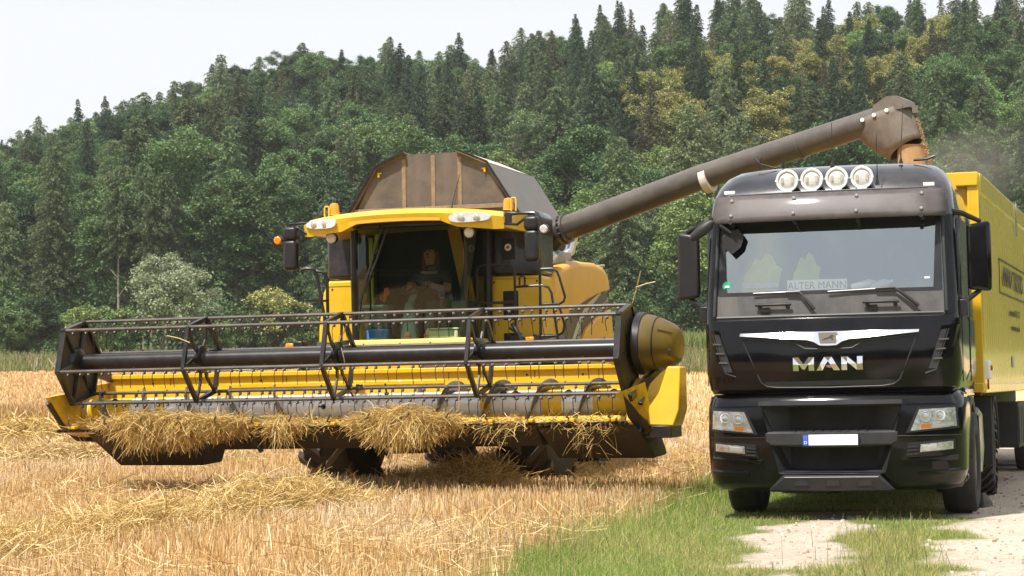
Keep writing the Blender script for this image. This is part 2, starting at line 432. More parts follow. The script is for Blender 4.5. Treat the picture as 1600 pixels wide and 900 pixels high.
# front panels: yellow below, dark above, on both sides of the cab
for s, x0, x1 in ((-1, .76, 1.62), (1, .80, 1.515)):
    y = MB()
    if s > 0:
        y.prism([(x0,1.60),(1.515,1.60),(1.515,2.765),(x0,2.765)], 'y', .0, .62)
    else:
        y.prism([(-x0,1.45),(-1.70,1.45),(-1.67,2.15),(-1.60,2.62),(-1.52,2.79),(-x0,2.79)], 'y', .0, .62)
    p = y.build('front_panel', M['yellow'], cb, bevel=.045, seg=3)
    d = MB()
    if s > 0: d.prism([(x0,2.775),(1.525,2.775),(1.525,3.56),(1.47,3.62),(x0,3.64)], 'y', -.02, .62)
    else: d.prism([(-x0,2.80),(-1.53,2.80),(-1.525,3.45),(-1.47,3.55),(-x0,3.6)], 'y', -.02, .62)
    d.build('tank_front_corner', M['black_gloss'], cb, bevel=.05, seg=3)
for x0, x1, z0, z1 in ((.83,1.49,1.66,2.72),(-1.6,-.8,1.62,2.70)):
    q = MB()
    q.tube([(x0,-.002,z0),(x1,-.002,z0),(x1,-.002,z1),(x0,-.002,z1)], .004, 5, close=True); q.build('panel_seam', M['under'], cb)
for x, z in ((.86,2.68),(1.46,2.68),(.86,1.70),(1.46,1.70),(-.84,2.66),(-1.46,2.66)):
    q = MB(); q.lathe([(.014,0),(.011,.006)], (x,-.001,z), (0,-1,0), 10); q.build('panel_bolt', M['plastic'], cb)
# openings and sticker on the right hand panel
o = MB(); o.box2((.985,-.012,2.17),(1.20,.02,2.56)); o.build('intake_opening', M['dark'], cb, bevel=.02)
o = MB(); o.box2((.985,-.012,1.76),(1.24,.02,2.0)); o.build('intake_opening', M['dark'], cb, bevel=.02)
o = MB(); o.box2((.985,-.035,2.98),(1.17,-.018,3.26)); o.build('service_flap', M['plastic'], cb, bevel=.02)
o = MB(); o.lathe([(.048,0),(.048,.006)], (1.078,-.035,3.14), (0,-1,0), 20); o.mat(1).lathe([(.02,0),(.02,.004)], (1.078,-.041,3.14), (0,-1,0), 16)
o.build('safety_sticker', [M['white'], M['red']], cb)
o = MB(); o.box2((1.545,.83,2.55),(1.552,1.05,2.72)); o.build('paper_sticker', M['white'], cb)

# bulging side covers (both sides), with the dark swept band and the lower cover
def side(s):
    top = [(.55,1.35),(.55,2.78),(1.0,2.93),(1.8,3.035),(2.7,3.06),(3.25,3.02),(3.5,2.92),(3.62,2.73),(3.3,2.70),(2.9,2.645),(2.27,2.535),(1.7,2.417),(1.03,2.237),(.72,2.1),(.62,1.9)]
    p = MB()
    def ring(x, k, c=(1.9,2.4)): return [(s*x, c[0]+(y-c[0])*k, c[1]+(z-c[1])*k) for y, z in top]
    p.rings([ring(1.30,1.0), ring(1.47,1.0), ring(1.525,.985), ring(1.55,.95), ring(1.56,.86)], caps=(True, True))
    q = p.build('side_cover', M['yellow_dusty'], cb, smooth=50)
    d = MB(); d.prism([(.5,1.30),(.6,2.0),(1.0,2.25),(1.7,2.43),(2.3,2.55),(2.95,2.66),(3.6,2.72),(3.78,2.5),(3.8,1.3)], 'x', s*1.34, s*1.46)
    d.build('dark_side_band', M['decal_dark'], cb, bevel=.015)
    l = MB(); l.prism([(1.85,1.3),(2.1,1.93),(2.36,2.10),(2.88,2.26),(3.5,2.38),(3.74,2.42),(3.80,2.2),(3.8,1.3)], 'x', s*1.36, s*1.52)
    l.build('lower_side_cover', M['yellow_dusty'], cb, bevel=.03)
    w = MB()
    arc0 = [(1.45,1.35),(1.70,1.95),(2.05,2.22),(2.5,2.45),(3.3,2.66)]
    arc1 = [(1.56,1.35),(1.84,1.93),(2.17,2.16),(2.6,2.38),(3.35,2.63)]
    w.rings([[(s*1.464,a[0],a[1]),(s*1.464,c[0],c[1])] for a, c in zip(arc0, arc1)], closed=False)
    w.build('white_swoosh', M['decal_white'], cb, smooth=0)
side(1); side(-1)
Mt = Matrix(((0,0,1,0),(1,0,0,0),(0,1,0,0),(0,0,0,1)))       # text running along +y, facing +x
rot = lambda a: Matrix.Rotation(a, 4, 'Z')
text_mesh('maker_lettering', 'NEW HOLLAND', .17, M['decal_white'], cb, Matrix.Translation((1.466,3.18,2.40)) @ Mt @ rot(R(10)), .003, .95, .95)
text_mesh('model_lettering', 'CX8090', .17, M['decal_white'], cb, Matrix.Translation((1.466,2.02,1.93)) @ Mt @ rot(R(58)), .003)

# exhaust and engine bits behind the tank
e = MB(); e.tube([(1.05,2.7,3.0),(1.05,2.75,3.15),(1.12,2.9,3.25),(1.17,2.95,3.5)], .075, 12); e.build('exhaust_pipe', M['steel'], cb)
e = MB(); e.box2((.85,1.6,2.95),(1.25,2.5,3.2)); e.tube([(1.3,1.0,2.95),(1.35,1.4,3.1),(1.3,2.0,3.0)], .06); e.tube([(1.3,2.3,3.08),(1.45,2.8,3.0),(1.5,3.4,3.05)], .025)
e.lathe([(.14,0),(.14,.5)], (1.2,1.1,3.05), (0.2,1,0), 16); e.build('engine_parts', M['rim_grey'], cb, bevel=.03)

# ---- grain tank extension
T0 = [(-1.22,3.60),(-.80,4.28),(-.385,4.46),(.385,4.46),(.78,4.28),(1.22,3.60)]
t = MB(); t.prism([(-1.18,3.55)] + T0[1:5] + [(1.18,3.55)], 'y', .03, .07); fr = t.build('grain_tank', M['tank'], cb, smooth=0)
st = MB()
for x in (-.40, .02, .40):
    st.box2((x-.03,.018,3.7),(x+.03,.03,4.40 if abs(x) > .3 else 4.43))
st.box2((-1.12,-.005,3.68),(1.12,.03,3.74))
st.build('tank_rib', M['streak'], fr, bevel=.008)
t = MB(); t.prism([(-1.18,3.55),(-.76,4.24),(.76,4.24),(1.18,3.55)], 'y', 2.16, 2.2); t.build('tank_rear_wall', M['tank'], cb, smooth=0)
for s in (-1, 1):
    lo = MB(); lo.prism([(s*1.25,3.58),(s*.80,4.30),(s*.775,4.285),(s*1.215,3.58)], 'y', -.03, 2.22)
    f = lo.build('tank_flap', M['tank_side'] if s > 0 else M['tank'], cb, smooth=0)
    e = MB(); e.bar((s*1.245,-.035,3.6),(s*.80,-.035,4.305), .03, .045, (0,1,0)); e.bar((s*.80,-.035,4.305),(s*.372,-.035,4.49), .03, .05, (0,1,0)); e.build('flap_edge', M['frame_black'], f)
    u = MB(); u.prism([(s*.805,4.30),(s*.375,4.49),(s*.36,4.47),(s*.785,4.28)], 'y', -.03, 1.9)
    u.build('tank_flap', M['white_band'] if s > 0 else M['tank'], cb, smooth=0)
    h = MB(); h.box((s*.76,.01,4.2),(.03,.03,.07)); h.box((s*.735,.01,4.22),(.04,.02,.02)); h.build('flap_catch', M['yellow_worn'], f, bevel=.008)
for x, z in [(x, z) for x in (-.62,-.2,.22,.62) for z in (3.82,4.1)]:
    q = MB(); q.lathe([(.011,0),(.008,.006)], (x,.031,z), (0,-1,0), 8); q.build('tank_bolt', M['tank_side'], fr)
g = MB(); g.prism([(-1.1,3.75),(-.7,4.2),(.7,4.2),(1.1,3.75)], 'y', .08, 2.15); g.build('grain_load', M['grain'], cb, smooth=0)
a_ = MB(); a_.tube([(.28,-.05,3.62),(.30,0,3.78),(.40,.02,4.15)], [.006,.005,.003], 6); a_.build('radio_aerial', M['frame_black'], cb)

# ---- cab
fl = MB(); fl.box2((-.74,-1.08,1.80),(.78,-.05,1.92)); fl.box2((-.78,-.04,1.8),(.8,.0,3.5)); fl.build('cab_floor', M['interior'], cb)
CABF = lambda x: -1.12 + .16*abs(x/.76)**2.4          # plan curve of the front glass
def pillar(pts, r, n=8): 
    q = MB(); q.tube(pts, r, n); return q
for pts, r_ in (([(-.765,-.93,1.93),(-.76,-.95,2.6),(-.745,-.98,3.42)], .05), ([(.80,-.10,1.90),(.81,-.10,2.6),(.82,-.10,3.42)], .06), ([(-.79,-.1,1.90),(-.79,-.1,3.42)], .05), ([(.775,-.93,1.93),(.78,-.95,2.6),(.79,-.98,3.42)], .018)):
    q = MB(); q.tube(pts, r_, 8); q.build('cab_pillar', M['frame_black'], cb)
q = MB(); q.box((.805,-.02,2.68),(.05,.10,1.5)); q.build('rubber_seal', M['plastic'], cb)
ws = MB()
ws.rings([[(x, CABF(x) + .02 - .06*(zz-1.95)/1.5, zz) for x in np.linspace(-.745,.76,17)] for zz in (1.95,2.4,2.9,3.40)], closed=False)
W = ws.build('windscreen', M['ws_comb'], cb, smooth=60)
sg = MB(); sg.add([(.782,-.93,1.93),(.805,-.12,1.93),(.82,-.12,3.40),(.795,-.97,3.40)], [(0,1,2,3)]); sg.build('side_glass', M['ws_comb'], cb, smooth=0)
sg = MB(); sg.add([(-.77,-.93,1.93),(-.79,-.12,1.93),(-.79,-.12,3.40),(-.76,-.97,3.40)], [(0,1,2,3)]); sg.build('side_glass', M['ws_comb'], cb, smooth=0)
wp = MB(); wp.tube([(-.28,-1.2,3.36),(-.42,-1.19,2.95),(-.56,-1.16,2.62)], .016); wp.tube([(-.20,-1.2,3.36),(-.36,-1.19,2.95),(-.545,-1.16,2.55)], .016)
wp.bar((-.40,-1.2,3.0),(-.62,-1.15,2.4), .02, .03); wp.bar((-.60,-1.15,2.45),(-.66,-1.1,2.05),.02,.02); wp.build('windscreen_wiper', M['frame_black'], cb)
# inside the cab: rear wall trim, seat, column, wheel, grab bars
r_ = MB(); r_.box2((-.36,-.55,2.0),(.40,.02,2.28)); r_.prism([(-.08,2.25),(.06,2.25),(.10,3.05),(.0,3.08)],'x',-.28,.36); r_.build('seat', M['seat_cloth'], cb, bevel=.04)
r_ = MB(); r_.box2((.46,-.62,1.92),(.70,-.1,2.42)); r_.bar((.5,-.3,2.3),(.62,-.12,3.4),.10,.10); r_.build('side_console', M['interior_lit'], cb, bevel=.03)
r_ = MB(); r_.bar((.36,-.16,3.42),(.66,-.16,2.0),.16,.05,(0,1,0)); r_.build('yellow_belt_rail', M['yellow_dusty'], cb)
r_ = MB(); r_.bar((-.68,-.55,3.3),(-.66,-.55,2.0),.05,.04); r_.bar((-.60,-.5,3.35),(-.64,-.5,3.1),.07,.04); r_.build('hi_vis_strap', M['hivis'], cb)
r_ = MB(); r_.prism([(-.18,1.92),(.06,1.92),(.03,2.25),(.0,2.42),(-.10,2.42),(-.13,2.25)],'y',-.86,-.74); r_.bar((-.05,-.80,2.38),(.02,-.74,2.58),.07,.09); r_.build('steering_column', M['teal'], cb, bevel=.03)
r_ = MB(); c0 = Vector((-.02,-.70,2.62)); r_.tube([c0 + Vector((math.cos(a)*.19, math.sin(a)*.17, math.sin(a)*.09)) for a in np.linspace(0, 2*math.pi, 25)[:-1]], .014, 6, close=True)
for a in (0, 2.1, 4.2): r_.tube([c0, c0 + Vector((math.cos(a)*.19, math.sin(a)*.17, math.sin(a)*.09))], .01, 6)
r_.build('steering_wheel', M['plastic'], cb)
r_ = MB(); r_.tube([(-.52,-1.0,2.2),(-.52,-1.02,2.72),(-.46,-1.04,2.77),(.1,-1.06,2.77),(.62,-1.02,2.72)], .013); r_.tube([(-.5,-1.03,2.84),(.6,-1.03,2.8)], .01); r_.build('cab_grab_rail', M['frame_black'], cb)
# front of the platform below the glass
h = MB(); h.prism([(-1.18,1.60),(-1.10,1.93),(-.2,1.93),(-.2,1.45),(-1.1,1.45)], 'x', -.80, .84); hb = h.build('cab_front_skirt', M['yellow_pale'], cb, bevel=.03, seg=3)
n_ = MB(); n_.lathe([(.075,0),(.07,.02),(.03,.03)], (.0,-1.17,1.74), (0,-1,.25), 20); n_.build('round_badge', M['steel'], hb)
# roof
rf = MB()
def roofring(z, k, yo=0):
    pts = []
    for x in np.linspace(-1.34, 1.40, 25):
        u = (x-.03)/1.37
        y = -1.36 + .20*(1-abs(u)**3)*-.4 + .10*abs(u)**4 + yo
        pts.append((x*k, y, z + .03*(1-u*u) - .05*u*u))
    return pts
def droop(x):  # lower lip: deep at the lamp pods, thin in the middle
    u = abs((x-.03)/1.37); return .035 + .075*max(0, min(1, (u-.42)/.15))*max(.0, 1 - max(0,(u-.93)/.3))
A = roofring(3.50, 1.0); 
low = [(x, y+.03, z - .06 - droop(x)) for x, y, z in A]; under_ = [(x*.98, y+.16, z - .03 - droop(x)) for x, y, z in A]
back = [(x, -.02, z + .02) for x, y, z in A]; top = [(x*.97, y+.14, z+.075) for x, y, z in A]; backtop = [(x*.97, .0, z+.12) for x, y, z in A]
rf.rings([[(x*.97,0,z-.12) for x,y,z in A], under_, low, A, top, backtop], closed=False)
rf.add([A[0], low[0], under_[0], (A[0][0]*.97,0,A[0][2]-.12), backtop[0], top[0]], [(0,1,2,3,4,5)])
rf.add([A[-1], low[-1], under_[-1], (A[-1][0]*.97,0,A[-1][2]-.12), backtop[-1], top[-1]], [(0,1,2,3,4,5)])
roof = rf.build('cab_roof', M['yellow'], cb, smooth=50)
lp = MB(); lp.rings([[(x, y-.004+.016, z-.052) for x, y, z in A if abs(x) < .66],[(x, y+.012, z-.06-droop(x)+.002) for x, y, z in A if abs(x) < .66],[(x, y+.05, z-.062-droop(x)) for x, y, z in A if abs(x) < .66]], closed=False); lp.build('roof_lower_lip', M['yellow_dusty'], roof)
db = MB(); db.box2((-.68,-1.2,3.39),(.8,-.9,3.44)); db.box2((-.66,-1.25,3.385),(-.3,-1.18,3.41)); db.box2((.05,-1.25,3.385),(.72,-1.18,3.41)); db.build('roof_lining', M['frame_black'], cb)
for s, x0, x1 in ((-1,-1.30,-.82),(1,.72,1.26)):
    pts = []
    for k in range(28):
        a = 2*math.pi*k/28; cx = (x0+x1)/2; hw = (x1-x0)/2
        px = cx + hw*math.copysign(abs(math.cos(a))**.7, math.cos(a)); pz = 3.445 + .066*math.copysign(abs(math.sin(a))**.8, math.sin(a))*(1+.15*s*(px-cx)/hw*-1) + s*.0
        pts.append((px, pz))
    u = lambda x: (x-.03)/1.37
    yf = lambda x: -1.36 - .08*(1-abs(u(x))**3) + .10*abs(u(x))**4
    l = MB(); l.rings([[(x, yf(x)-.005, z) for x, z in pts], [(cx+(x-cx)*.96, yf(x)-.028, 3.445+(z-3.445)*.9) for x, z in pts]], caps=(True,True))
    hl = l.build('roof_headlight', M['lamp_white'], roof, smooth=40)
    for k in range(2):
        c = x0 + (x1-x0)*(.3+.36*k); q = MB(); q.lathe([(.05,0),(.045,.004)], (c, yf(c)-.027, 3.445), (0,-1,0), 16); q.build('lamp_bowl', M['reflector'], roof, smooth=40)
for x, s in ((-1.02,-1),(1.385,1)):
    q = MB(); q.lathe([(.072,0),(.07,.02),(.062,.11),(.05,.14),(.02,.15)], (x,-.98,3.60 if s<0 else 3.56), (0,0,1), 20); bc = q.build('beacon', M['amber'], roof)
    q = MB(); xx = x + s*.085*(1 if s > 0 else 1); q.tube([(xx-.02,-1.06,3.53),(xx-.02,-1.06,3.68),(xx-.012,-1.06,3.70),(xx+.03,-1.06,3.70),(xx+.04,-1.06,3.68),(xx+.04,-1.06,3.53)], .011); q.build('beacon_guard', M['yellow'], roof)
for x in (-.98, .92):
    q = MB(); q.lathe([(.03,.10),(.07,.07),(.078,0),(.07,-.008)], (x,-1.20,3.27), (0,1,0), 20); q.box((x,-1.15,3.36),(.03,.03,.12)); w = q.build('work_lamp', M['plastic'], cb)
    q = MB(); q.lathe([(.068,0),(.05,.02)], (x,-1.208,3.27), (0,-1,0), 20); q.build('lamp_lens', M['lamp_white'], w)
# mirrors
def mirror(s, x, arm0):
    q = MB(); q.tube([(arm0,-1.2,3.47),(x-s*.16,-1.25,3.48),(x+s*.02,-1.25,3.47),(x+s*.03,-1.25,3.40)], .018); q.tube([(arm0,-1.2,3.36),(x-s*.2,-1.25,3.34),(x-s*.06,-1.25,3.44)], .018); q.box((arm0+s*.05,-1.2,3.42),(.08,.06,.16))
    m = q.build('mirror_arm', M['frame_black'], cb, bevel=.006)
    q = MB(); q.box((x,-1.28,3.345),(.19,.13,.18)); q.build('small_mirror', M['plastic'], m, bevel=.045, seg=4)
    q = MB(); q.box((x,-1.28,3.06),(.19,.13,.40)); q.build('large_mirror', M['plastic'], m, bevel=.05, seg=4)
    q = MB(); q.lathe([(.035,.09),(.06,.06),(.065,0)], (x+s*.17,-1.32,3.26), (0,1,0.2), 16); q.bar((x,-1.28,3.25),(x+s*.15,-1.28,3.26),.025,.025); w = q.build('mirror_lamp', M['plastic'], m)
    q = MB(); q.lathe([(.055,0),(.04,.015)], (x+s*.17,-1.322,3.26), (0,-1,-.2), 16); q.build('lamp_lens', M['lamp_white'] if s > 0 else M['amber'], m)
mirror(-1, -1.52, -1.24); mirror(1, 1.78, 1.40)
q = MB(); q.tube([(-1.48,-1.25,3.48),(-1.30,-1.2,3.74)], .005, 5); q.build('radio_aerial', M['frame_black'], cb)
# ladder rails on the machine's other side and platform gate
q = MB()
def rail(pts, r=.017): q.tube(pts, r, 7)
rail([(.815,-.6,2.38),(.815,-.6,2.80),(.84,-.6,2.855),(.9,-.6,2.875),(1.25,-.6,2.875),(1.31,-.6,2.85),(1.335,-.6,2.79),(1.335,-.6,1.7)]); rail([(.815,-.6,2.38),(1.335,-.6,2.38)], .02)
rail([(.815,-.6,2.38),(.815,-.6,1.7)])
q.build('platform_rail', M['frame_black'], cb)
q = MB()
rail([(1.67,-.6,1.7),(1.68,-.6,2.95)], .02); rail([(1.68,-.6,2.80),(1.84,-.6,2.80),(1.91,-.6,2.76),(1.94,-.6,2.68),(2.01,-.6,2.43),(1.99,-.6,2.37),(1.93,-.6,2.34),(1.68,-.6,2.34)])
rail([(1.92,-.6,2.34),(2.0,-.6,2.05),(1.97,-.6,1.97),(1.9,-.6,1.93),(1.68,-.6,1.93)])
rail([(1.335,-.6,2.58),(1.70,-.6,2.59),(1.79,-.6,2.56),(1.83,-.6,2.48),(1.92,-.6,1.75)]); rail([(1.40,-.6,2.6),(1.40,-.6,2.70),(1.44,-.6,2.72),(1.47,-.6,2.70),(1.47,-.6,2.6)], .014)
q.build('platform_gate', M['frame_black'], cb)
q = MB(); rail([(-1.66,-.62,2.90),(-1.58,-.62,2.925),(-1.48,-.6,2.91),(-1.44,-.6,2.83),(-1.31,-.6,2.1)], .022); rail([(-1.5,-.55,2.90),(-1.36,-.55,2.86),(-1.31,-.55,2.76),(-1.31,-.55,2.1)], .022); q.bar((-1.6,-.6,2.49),(-1.3,-.6,2.48),.06,.03)
q.build('access_ladder', M['frame_black'], cb)
q = MB(); q.box2((.8,-.95,1.62),(2.05,-.1,1.70)); q.box2((-1.7,-.7,1.55),(-.8,-.05,1.63)); q.bar((1.25,-.62,2.05),(1.9,-.62,1.62),.03,.03); q.tube([(1.3,-.65,2.1),(1.42,-.7,1.95),(1.45,-.7,1.75)],.03); q.build('platform', M['frame_black'], cb, bevel=.01)
for x, z in ((1.57,1.86),(-1.78,1.86)):
    q = MB(); q.box((x,-.75,z),(.11,.06,.12)); q.build('marker_lamp', M['amber'], cb, bevel=.015)
q = MB(); q.box2((-1.75,-.75,1.7),(-1.6,-.55,1.95)); q.box2((-1.55,-.75,1.72),(-1.2,-.6,1.8)); q.build('toolbox', M['plastic'], cb, bevel=.02)
# underside of the cab and the elevator
q = MB(); q.prism([(-2.30,.95),(-2.30,1.62),(-.2,1.75),(.3,1.75),(.3,1.0),(-.3,.9)], 'x', -.62, .86); q.build('feeder_house', M['yellow_worn'], cb, bevel=.03)
q = MB(); q.box2((.6,-2.33,1.43),(1.9,-2.28,1.57)); q.build('feeder_mouth_sheet', M['maroon'], cb)
q = MB(); q.box2((-.5,-1.6,1.45),(.7,-.3,1.7)); q.box2((-.2,-2.2,1.56),(.8,-1.6,1.62)); q.box2((-1.05,-2.1,1.2),(1.4,-.5,1.3)); q.tube([(-.9,-2.2,.8),(-.5,-.4,1.0)],.05); q.tube([(1.2,-2.2,.8),(.8,-.4,1.0)],.05); q.build('lift_gear', M['dark'], cb, bevel=.02)

# ---- unloading pipe
import numpy as _n
Rc = Matrix.Rotation(-R(17.04), 3, 'Z')
def loc(p): return Rc.transposed() @ (Vector(p) - Vector((-1.037, 28.438, 0)))
A0 = loc((.72,29.3,3.44)); A1 = loc((2.55,28.2,4.02)); A2 = loc((4.60,26.95,4.555)); A3 = loc((4.98,26.72,4.80))
q = MB(); q.tube([A0, A1, A2, A2 + (A2-A1).normalized()*.30], [.175,.17,.165,.165], 28); pipe = q.build('unloading_auger', M['pipe'], cb, smooth=40)
D = (A2-A0).normalized()
q = MB(); q.lathe([(.17,-.02),(.215,-.02),(.215,.03),(.17,.03)], A0 + D*.02, D, 28); q.lathe([(.17,-.02),(.205,-.02),(.205,.02),(.17,.02)], A0 + D*.10, D, 28)
s_ = D.cross(Vector((0,0,1))).normalized(); u_ = s_.cross(D)
for k in range(16):
    a = 2*math.pi*k/16; q.lathe([(.016,0),(.016,.05)], A0 + D*.04 + (s_*math.cos(a)+u_*math.sin(a))*.195, D, 6)
q.build('pipe_flange', M['bar'], pipe, smooth=30)
q = MB(); q.tube([A0 - D*.35 + Vector((0,0,-.12)), A0 - D*.1, A0 + D*.03], [.22,.2,.18], 20); q.build('pipe_elbow', M['dark'], pipe)
L_ = (A2-A0).length
q = MB(); q.lathe([(.172,-.05),(.184,-.05),(.184,.05),(.172,.05)], A0 + D*(L_*.502), D, 28); q.build('pipe_band', M['white_band'], pipe)
q = MB(); q.lathe([(.168,-.012),(.175,-.012),(.175,.012),(.168,.012)], A0 + D*(L_*.80), D, 28); q.build('pipe_seam', M['pipe'], pipe)
# end hood: steel cap and rubber spout hanging down
dirx = Vector((D.x, D.y, 0)).normalized(); sd = dirx.cross(Vector((0,0,1)))
def SP(u, v, w=0): return A2 + dirx*u + Vector((0,0,1))*(v-.11) + sd*w
q = MB()
capprof = [(.14,.20),(.17,.32),(.35,.42),(.47,.42),(.61,.35),(.64,.26)]
q.rings([[SP(u,v,w) for u, v in capprof] for w in (-.15,-.11,.11,.15)], closed=False)
q.add([SP(u,v,-.15) for u, v in capprof], [tuple(range(6))]); q.add([SP(u,v,.15) for u, v in capprof], [tuple(range(6))])
q.box(SP(.67,.24),(.07,.07,.09)); q.build('spout_cap', M['tank_side'], pipe, smooth=20)
q = MB()
topring = [(-.12,.12),(.10,.22),(.30,.29),(.50,.34),(.62,.30)]
def hood(w0):
    return [[SP(*p, w0) for p in topring]]
rings = []
for k in range(7):
    t_ = k/6
    ring = []
    for j in range(24):
        a = 2*math.pi*j/24
        # top: wide open box round the pipe end; bottom: an oval mouth, further out
        cx0, cz0 = .25, .17
        u0 = .20 + .40*math.cos(a); v0 = .22 + .115*math.cos(a)
        u1 = .54 + .215*math.cos(a); v1 = -.265 + .12*math.cos(a) + .05*max(0, math.sin(a))
        wid = .188*(1-t_) + .16*t_
        uu = u0*(1-t_) + u1*t_; vv = v0*(1-t_) + v1*t_
        if math.cos(a) < 0: uu -= .09*math.sin(math.pi*t_)*-math.cos(a)
        ring.append(SP(uu, vv, wid*math.sin(a)))
    rings.append(ring)
q.rings(rings, closed=True); hoodo = q.build('rubber_spout', M['rubber_hood'], pipe, smooth=60)
hoodo.modifiers.new('thick','SOLIDIFY').thickness = .012
for u in (-.15,.03,.195,.36,.50):
    q = MB(); v = .22 + .2875*(u-.20)
    c = SP(u, v-.03, .0) + sd*(.192*math.sqrt(max(.05,1-((u-.20)/.41)**2)))
    q.lathe([(.026,0),(.026,.012),(.01,.016)], c, sd, 12); q.build('hood_bolt', M['white'], pipe)

# ---- header
XL, XR = -3.62, 3.56
q = MB()
back = [(-2.35,1.50),(-2.31,1.50),(-2.31,.80),(-3.2,.76),(-3.68,.84),(-3.68,.86),(-3.2,.80),(-2.55,.84),(-2.38,.98)]
q.prism(back, 'x', XL, XR)
q.box2((XL,-2.40,1.475),(XR,-2.28,1.53))
q.box2((-1.9,-2.375,1.33),(.95,-2.34,1.385)); q.box2((-2.6,-2.37,1.28),(-1.9,-2.345,1.32))
q.box2((-.35,-2.4,1.27),(-.1,-2.345,1.35))
hd = q.build('header', M['yellow'], cb, smooth=20, bevel=.008)
q = MB(); q.box2((-.34,-2.42,1.27),(-.25,-2.39,1.35)); q.box2((-.20,-2.42,1.27),(-.11,-2.39,1.35)); q.build('sensor_block', M['frame_black'], hd, bevel=.01)
q = MB(); q.box2((XL,-2.356,1.215),(XR,-2.349,1.221))
q.build('wall_seam', M['under'], hd)
for x in (-2.75,-1.15,1.0,2.1,2.9):
    q = MB(); q.box2((x-.004,-2.357,.98),(x+.004,-2.349,1.47)); q.build('wall_seam', M['under'], hd)
for k, (x, z) in enumerate(((-3.0,1.41),(-2.2,1.41),(-1.5,1.42),(1.3,1.41),(2.0,1.42),(2.7,1.41),(3.2,1.42))):
    q = MB(); q.lathe([(.014,0),(.014,.008)], (x,-2.352,z), (0,-1,0), 8); q.build('wall_bolt', M['under'], hd)
for pts in ([(.9,-1.9,1.66),(1.6,-2.3,1.6),(2.4,-2.35,1.57),(3.3,-2.4,1.60),(3.6,-2.7,1.62)], [(.7,-1.9,1.60),(1.7,-2.25,1.55),(2.7,-2.33,1.58),(3.5,-2.5,1.55)], [(-.5,-1.8,1.6),(-.9,-2.2,1.58),(-2.0,-2.33,1.56),(-3.2,-2.35,1.58)]):
    q = MB(); q.tube(pts, .016, 6); q.build('hydraulic_hose', M['frame_black'], hd)
# end sheets with pointed dividers
q = MB(); q.prism([(-3.85,1.27),(-3.60,1.285),(-3.3,1.33),(-2.6,1.42),(-1.9,1.46),(-1.9,.75),(-2.9,.72),(-3.35,.80),(-3.75,1.1)], 'x', -3.68, -3.62); q.build('end_sheet', M['yellow_worn'], hd, smooth=0, bevel=.012)
q = MB(); tip = (-3.63,-3.97,1.255)
q.add([tip, (-3.76,-3.5,1.30), (-3.58,-3.55,1.30), (-3.58,-3.3,.80), (-3.72,-3.25,.84), (-3.65,-3.7,1.03)], [(0,1,2),(0,2,3,5),(0,5,4,1),(5,3,4),(1,4,3,2)]); q.build('crop_divider', M['yellow_worn'], hd, smooth=0)
q = MB(); q.tube([(-3.64,-3.9,1.2),(-3.66,-3.5,.9),(-3.65,-3.15,.74),(-3.58,-2.8,.72)], .035); q.build('divider_runner', M['under'], hd)
q = MB(); q.prism([(-3.55,1.20),(-3.2,1.34),(-2.6,1.42),(-2.2,1.55),(-1.9,1.5),(-1.9,.75),(-2.9,.72),(-3.4,.80)], 'x', 3.56, 3.64); q.build('end_sheet', M['yellow'], hd, smooth=0, bevel=.012)
q = MB()
q.add([(3.50,-3.95,1.17),(3.74,-3.5,1.30),(3.62,-3.72,1.02),(3.80,-3.35,.80),(3.60,-3.3,.74),(3.56,-3.4,1.22)], [(0,2,1),(0,1,5),(2,3,1),(0,5,4,2),(2,4,3),(1,3,4,5)]); q.build('crop_divider', M['yellow_worn'], hd, smooth=0)
q = MB(); q.bar((3.62,-3.75,1.12),(3.80,-2.9,1.48),.05,.09); q.bar((3.66,-3.6,.78),(3.85,-3.0,.70),.12,.10); q.bar((3.70,-3.6,1.05),(3.72,-3.1,1.4),.06,.04); q.box2((3.70,-3.45,.66),(4.02,-2.9,.80)); q.build('divider_linkage', M['frame_black'], hd, bevel=.008)
q = MB(); q.add([(3.60,-3.98,1.16),(3.68,-3.80,1.02),(3.84,-3.62,.74),(3.70,-3.5,.70),(3.58,-3.7,.9)], [(0,1,2,3,4)]); q.build('divider_point', M['under'], hd, smooth=0)
# yellow drive shield at the driven end
fr_ = [(3.70,.93),(3.87,1.17),(3.96,1.475),(4.11,1.47),(4.11,.98),(4.05,.79),(3.76,.80)]
q = MB()
q.rings([[(x,-3.45 + .25*max(0,(z-1.0)), z) for x, z in fr_], [(4.0+(x-4.0)*1.03,-3.38+.22*max(0,z-1.0), z) for x, z in fr_], [(4.0+(x-4.0)*1.0,-2.98, z) for x, z in fr_]], caps=(True, True))
q.build('drive_shield', M['yellow'], hd, smooth=20, bevel=.02)
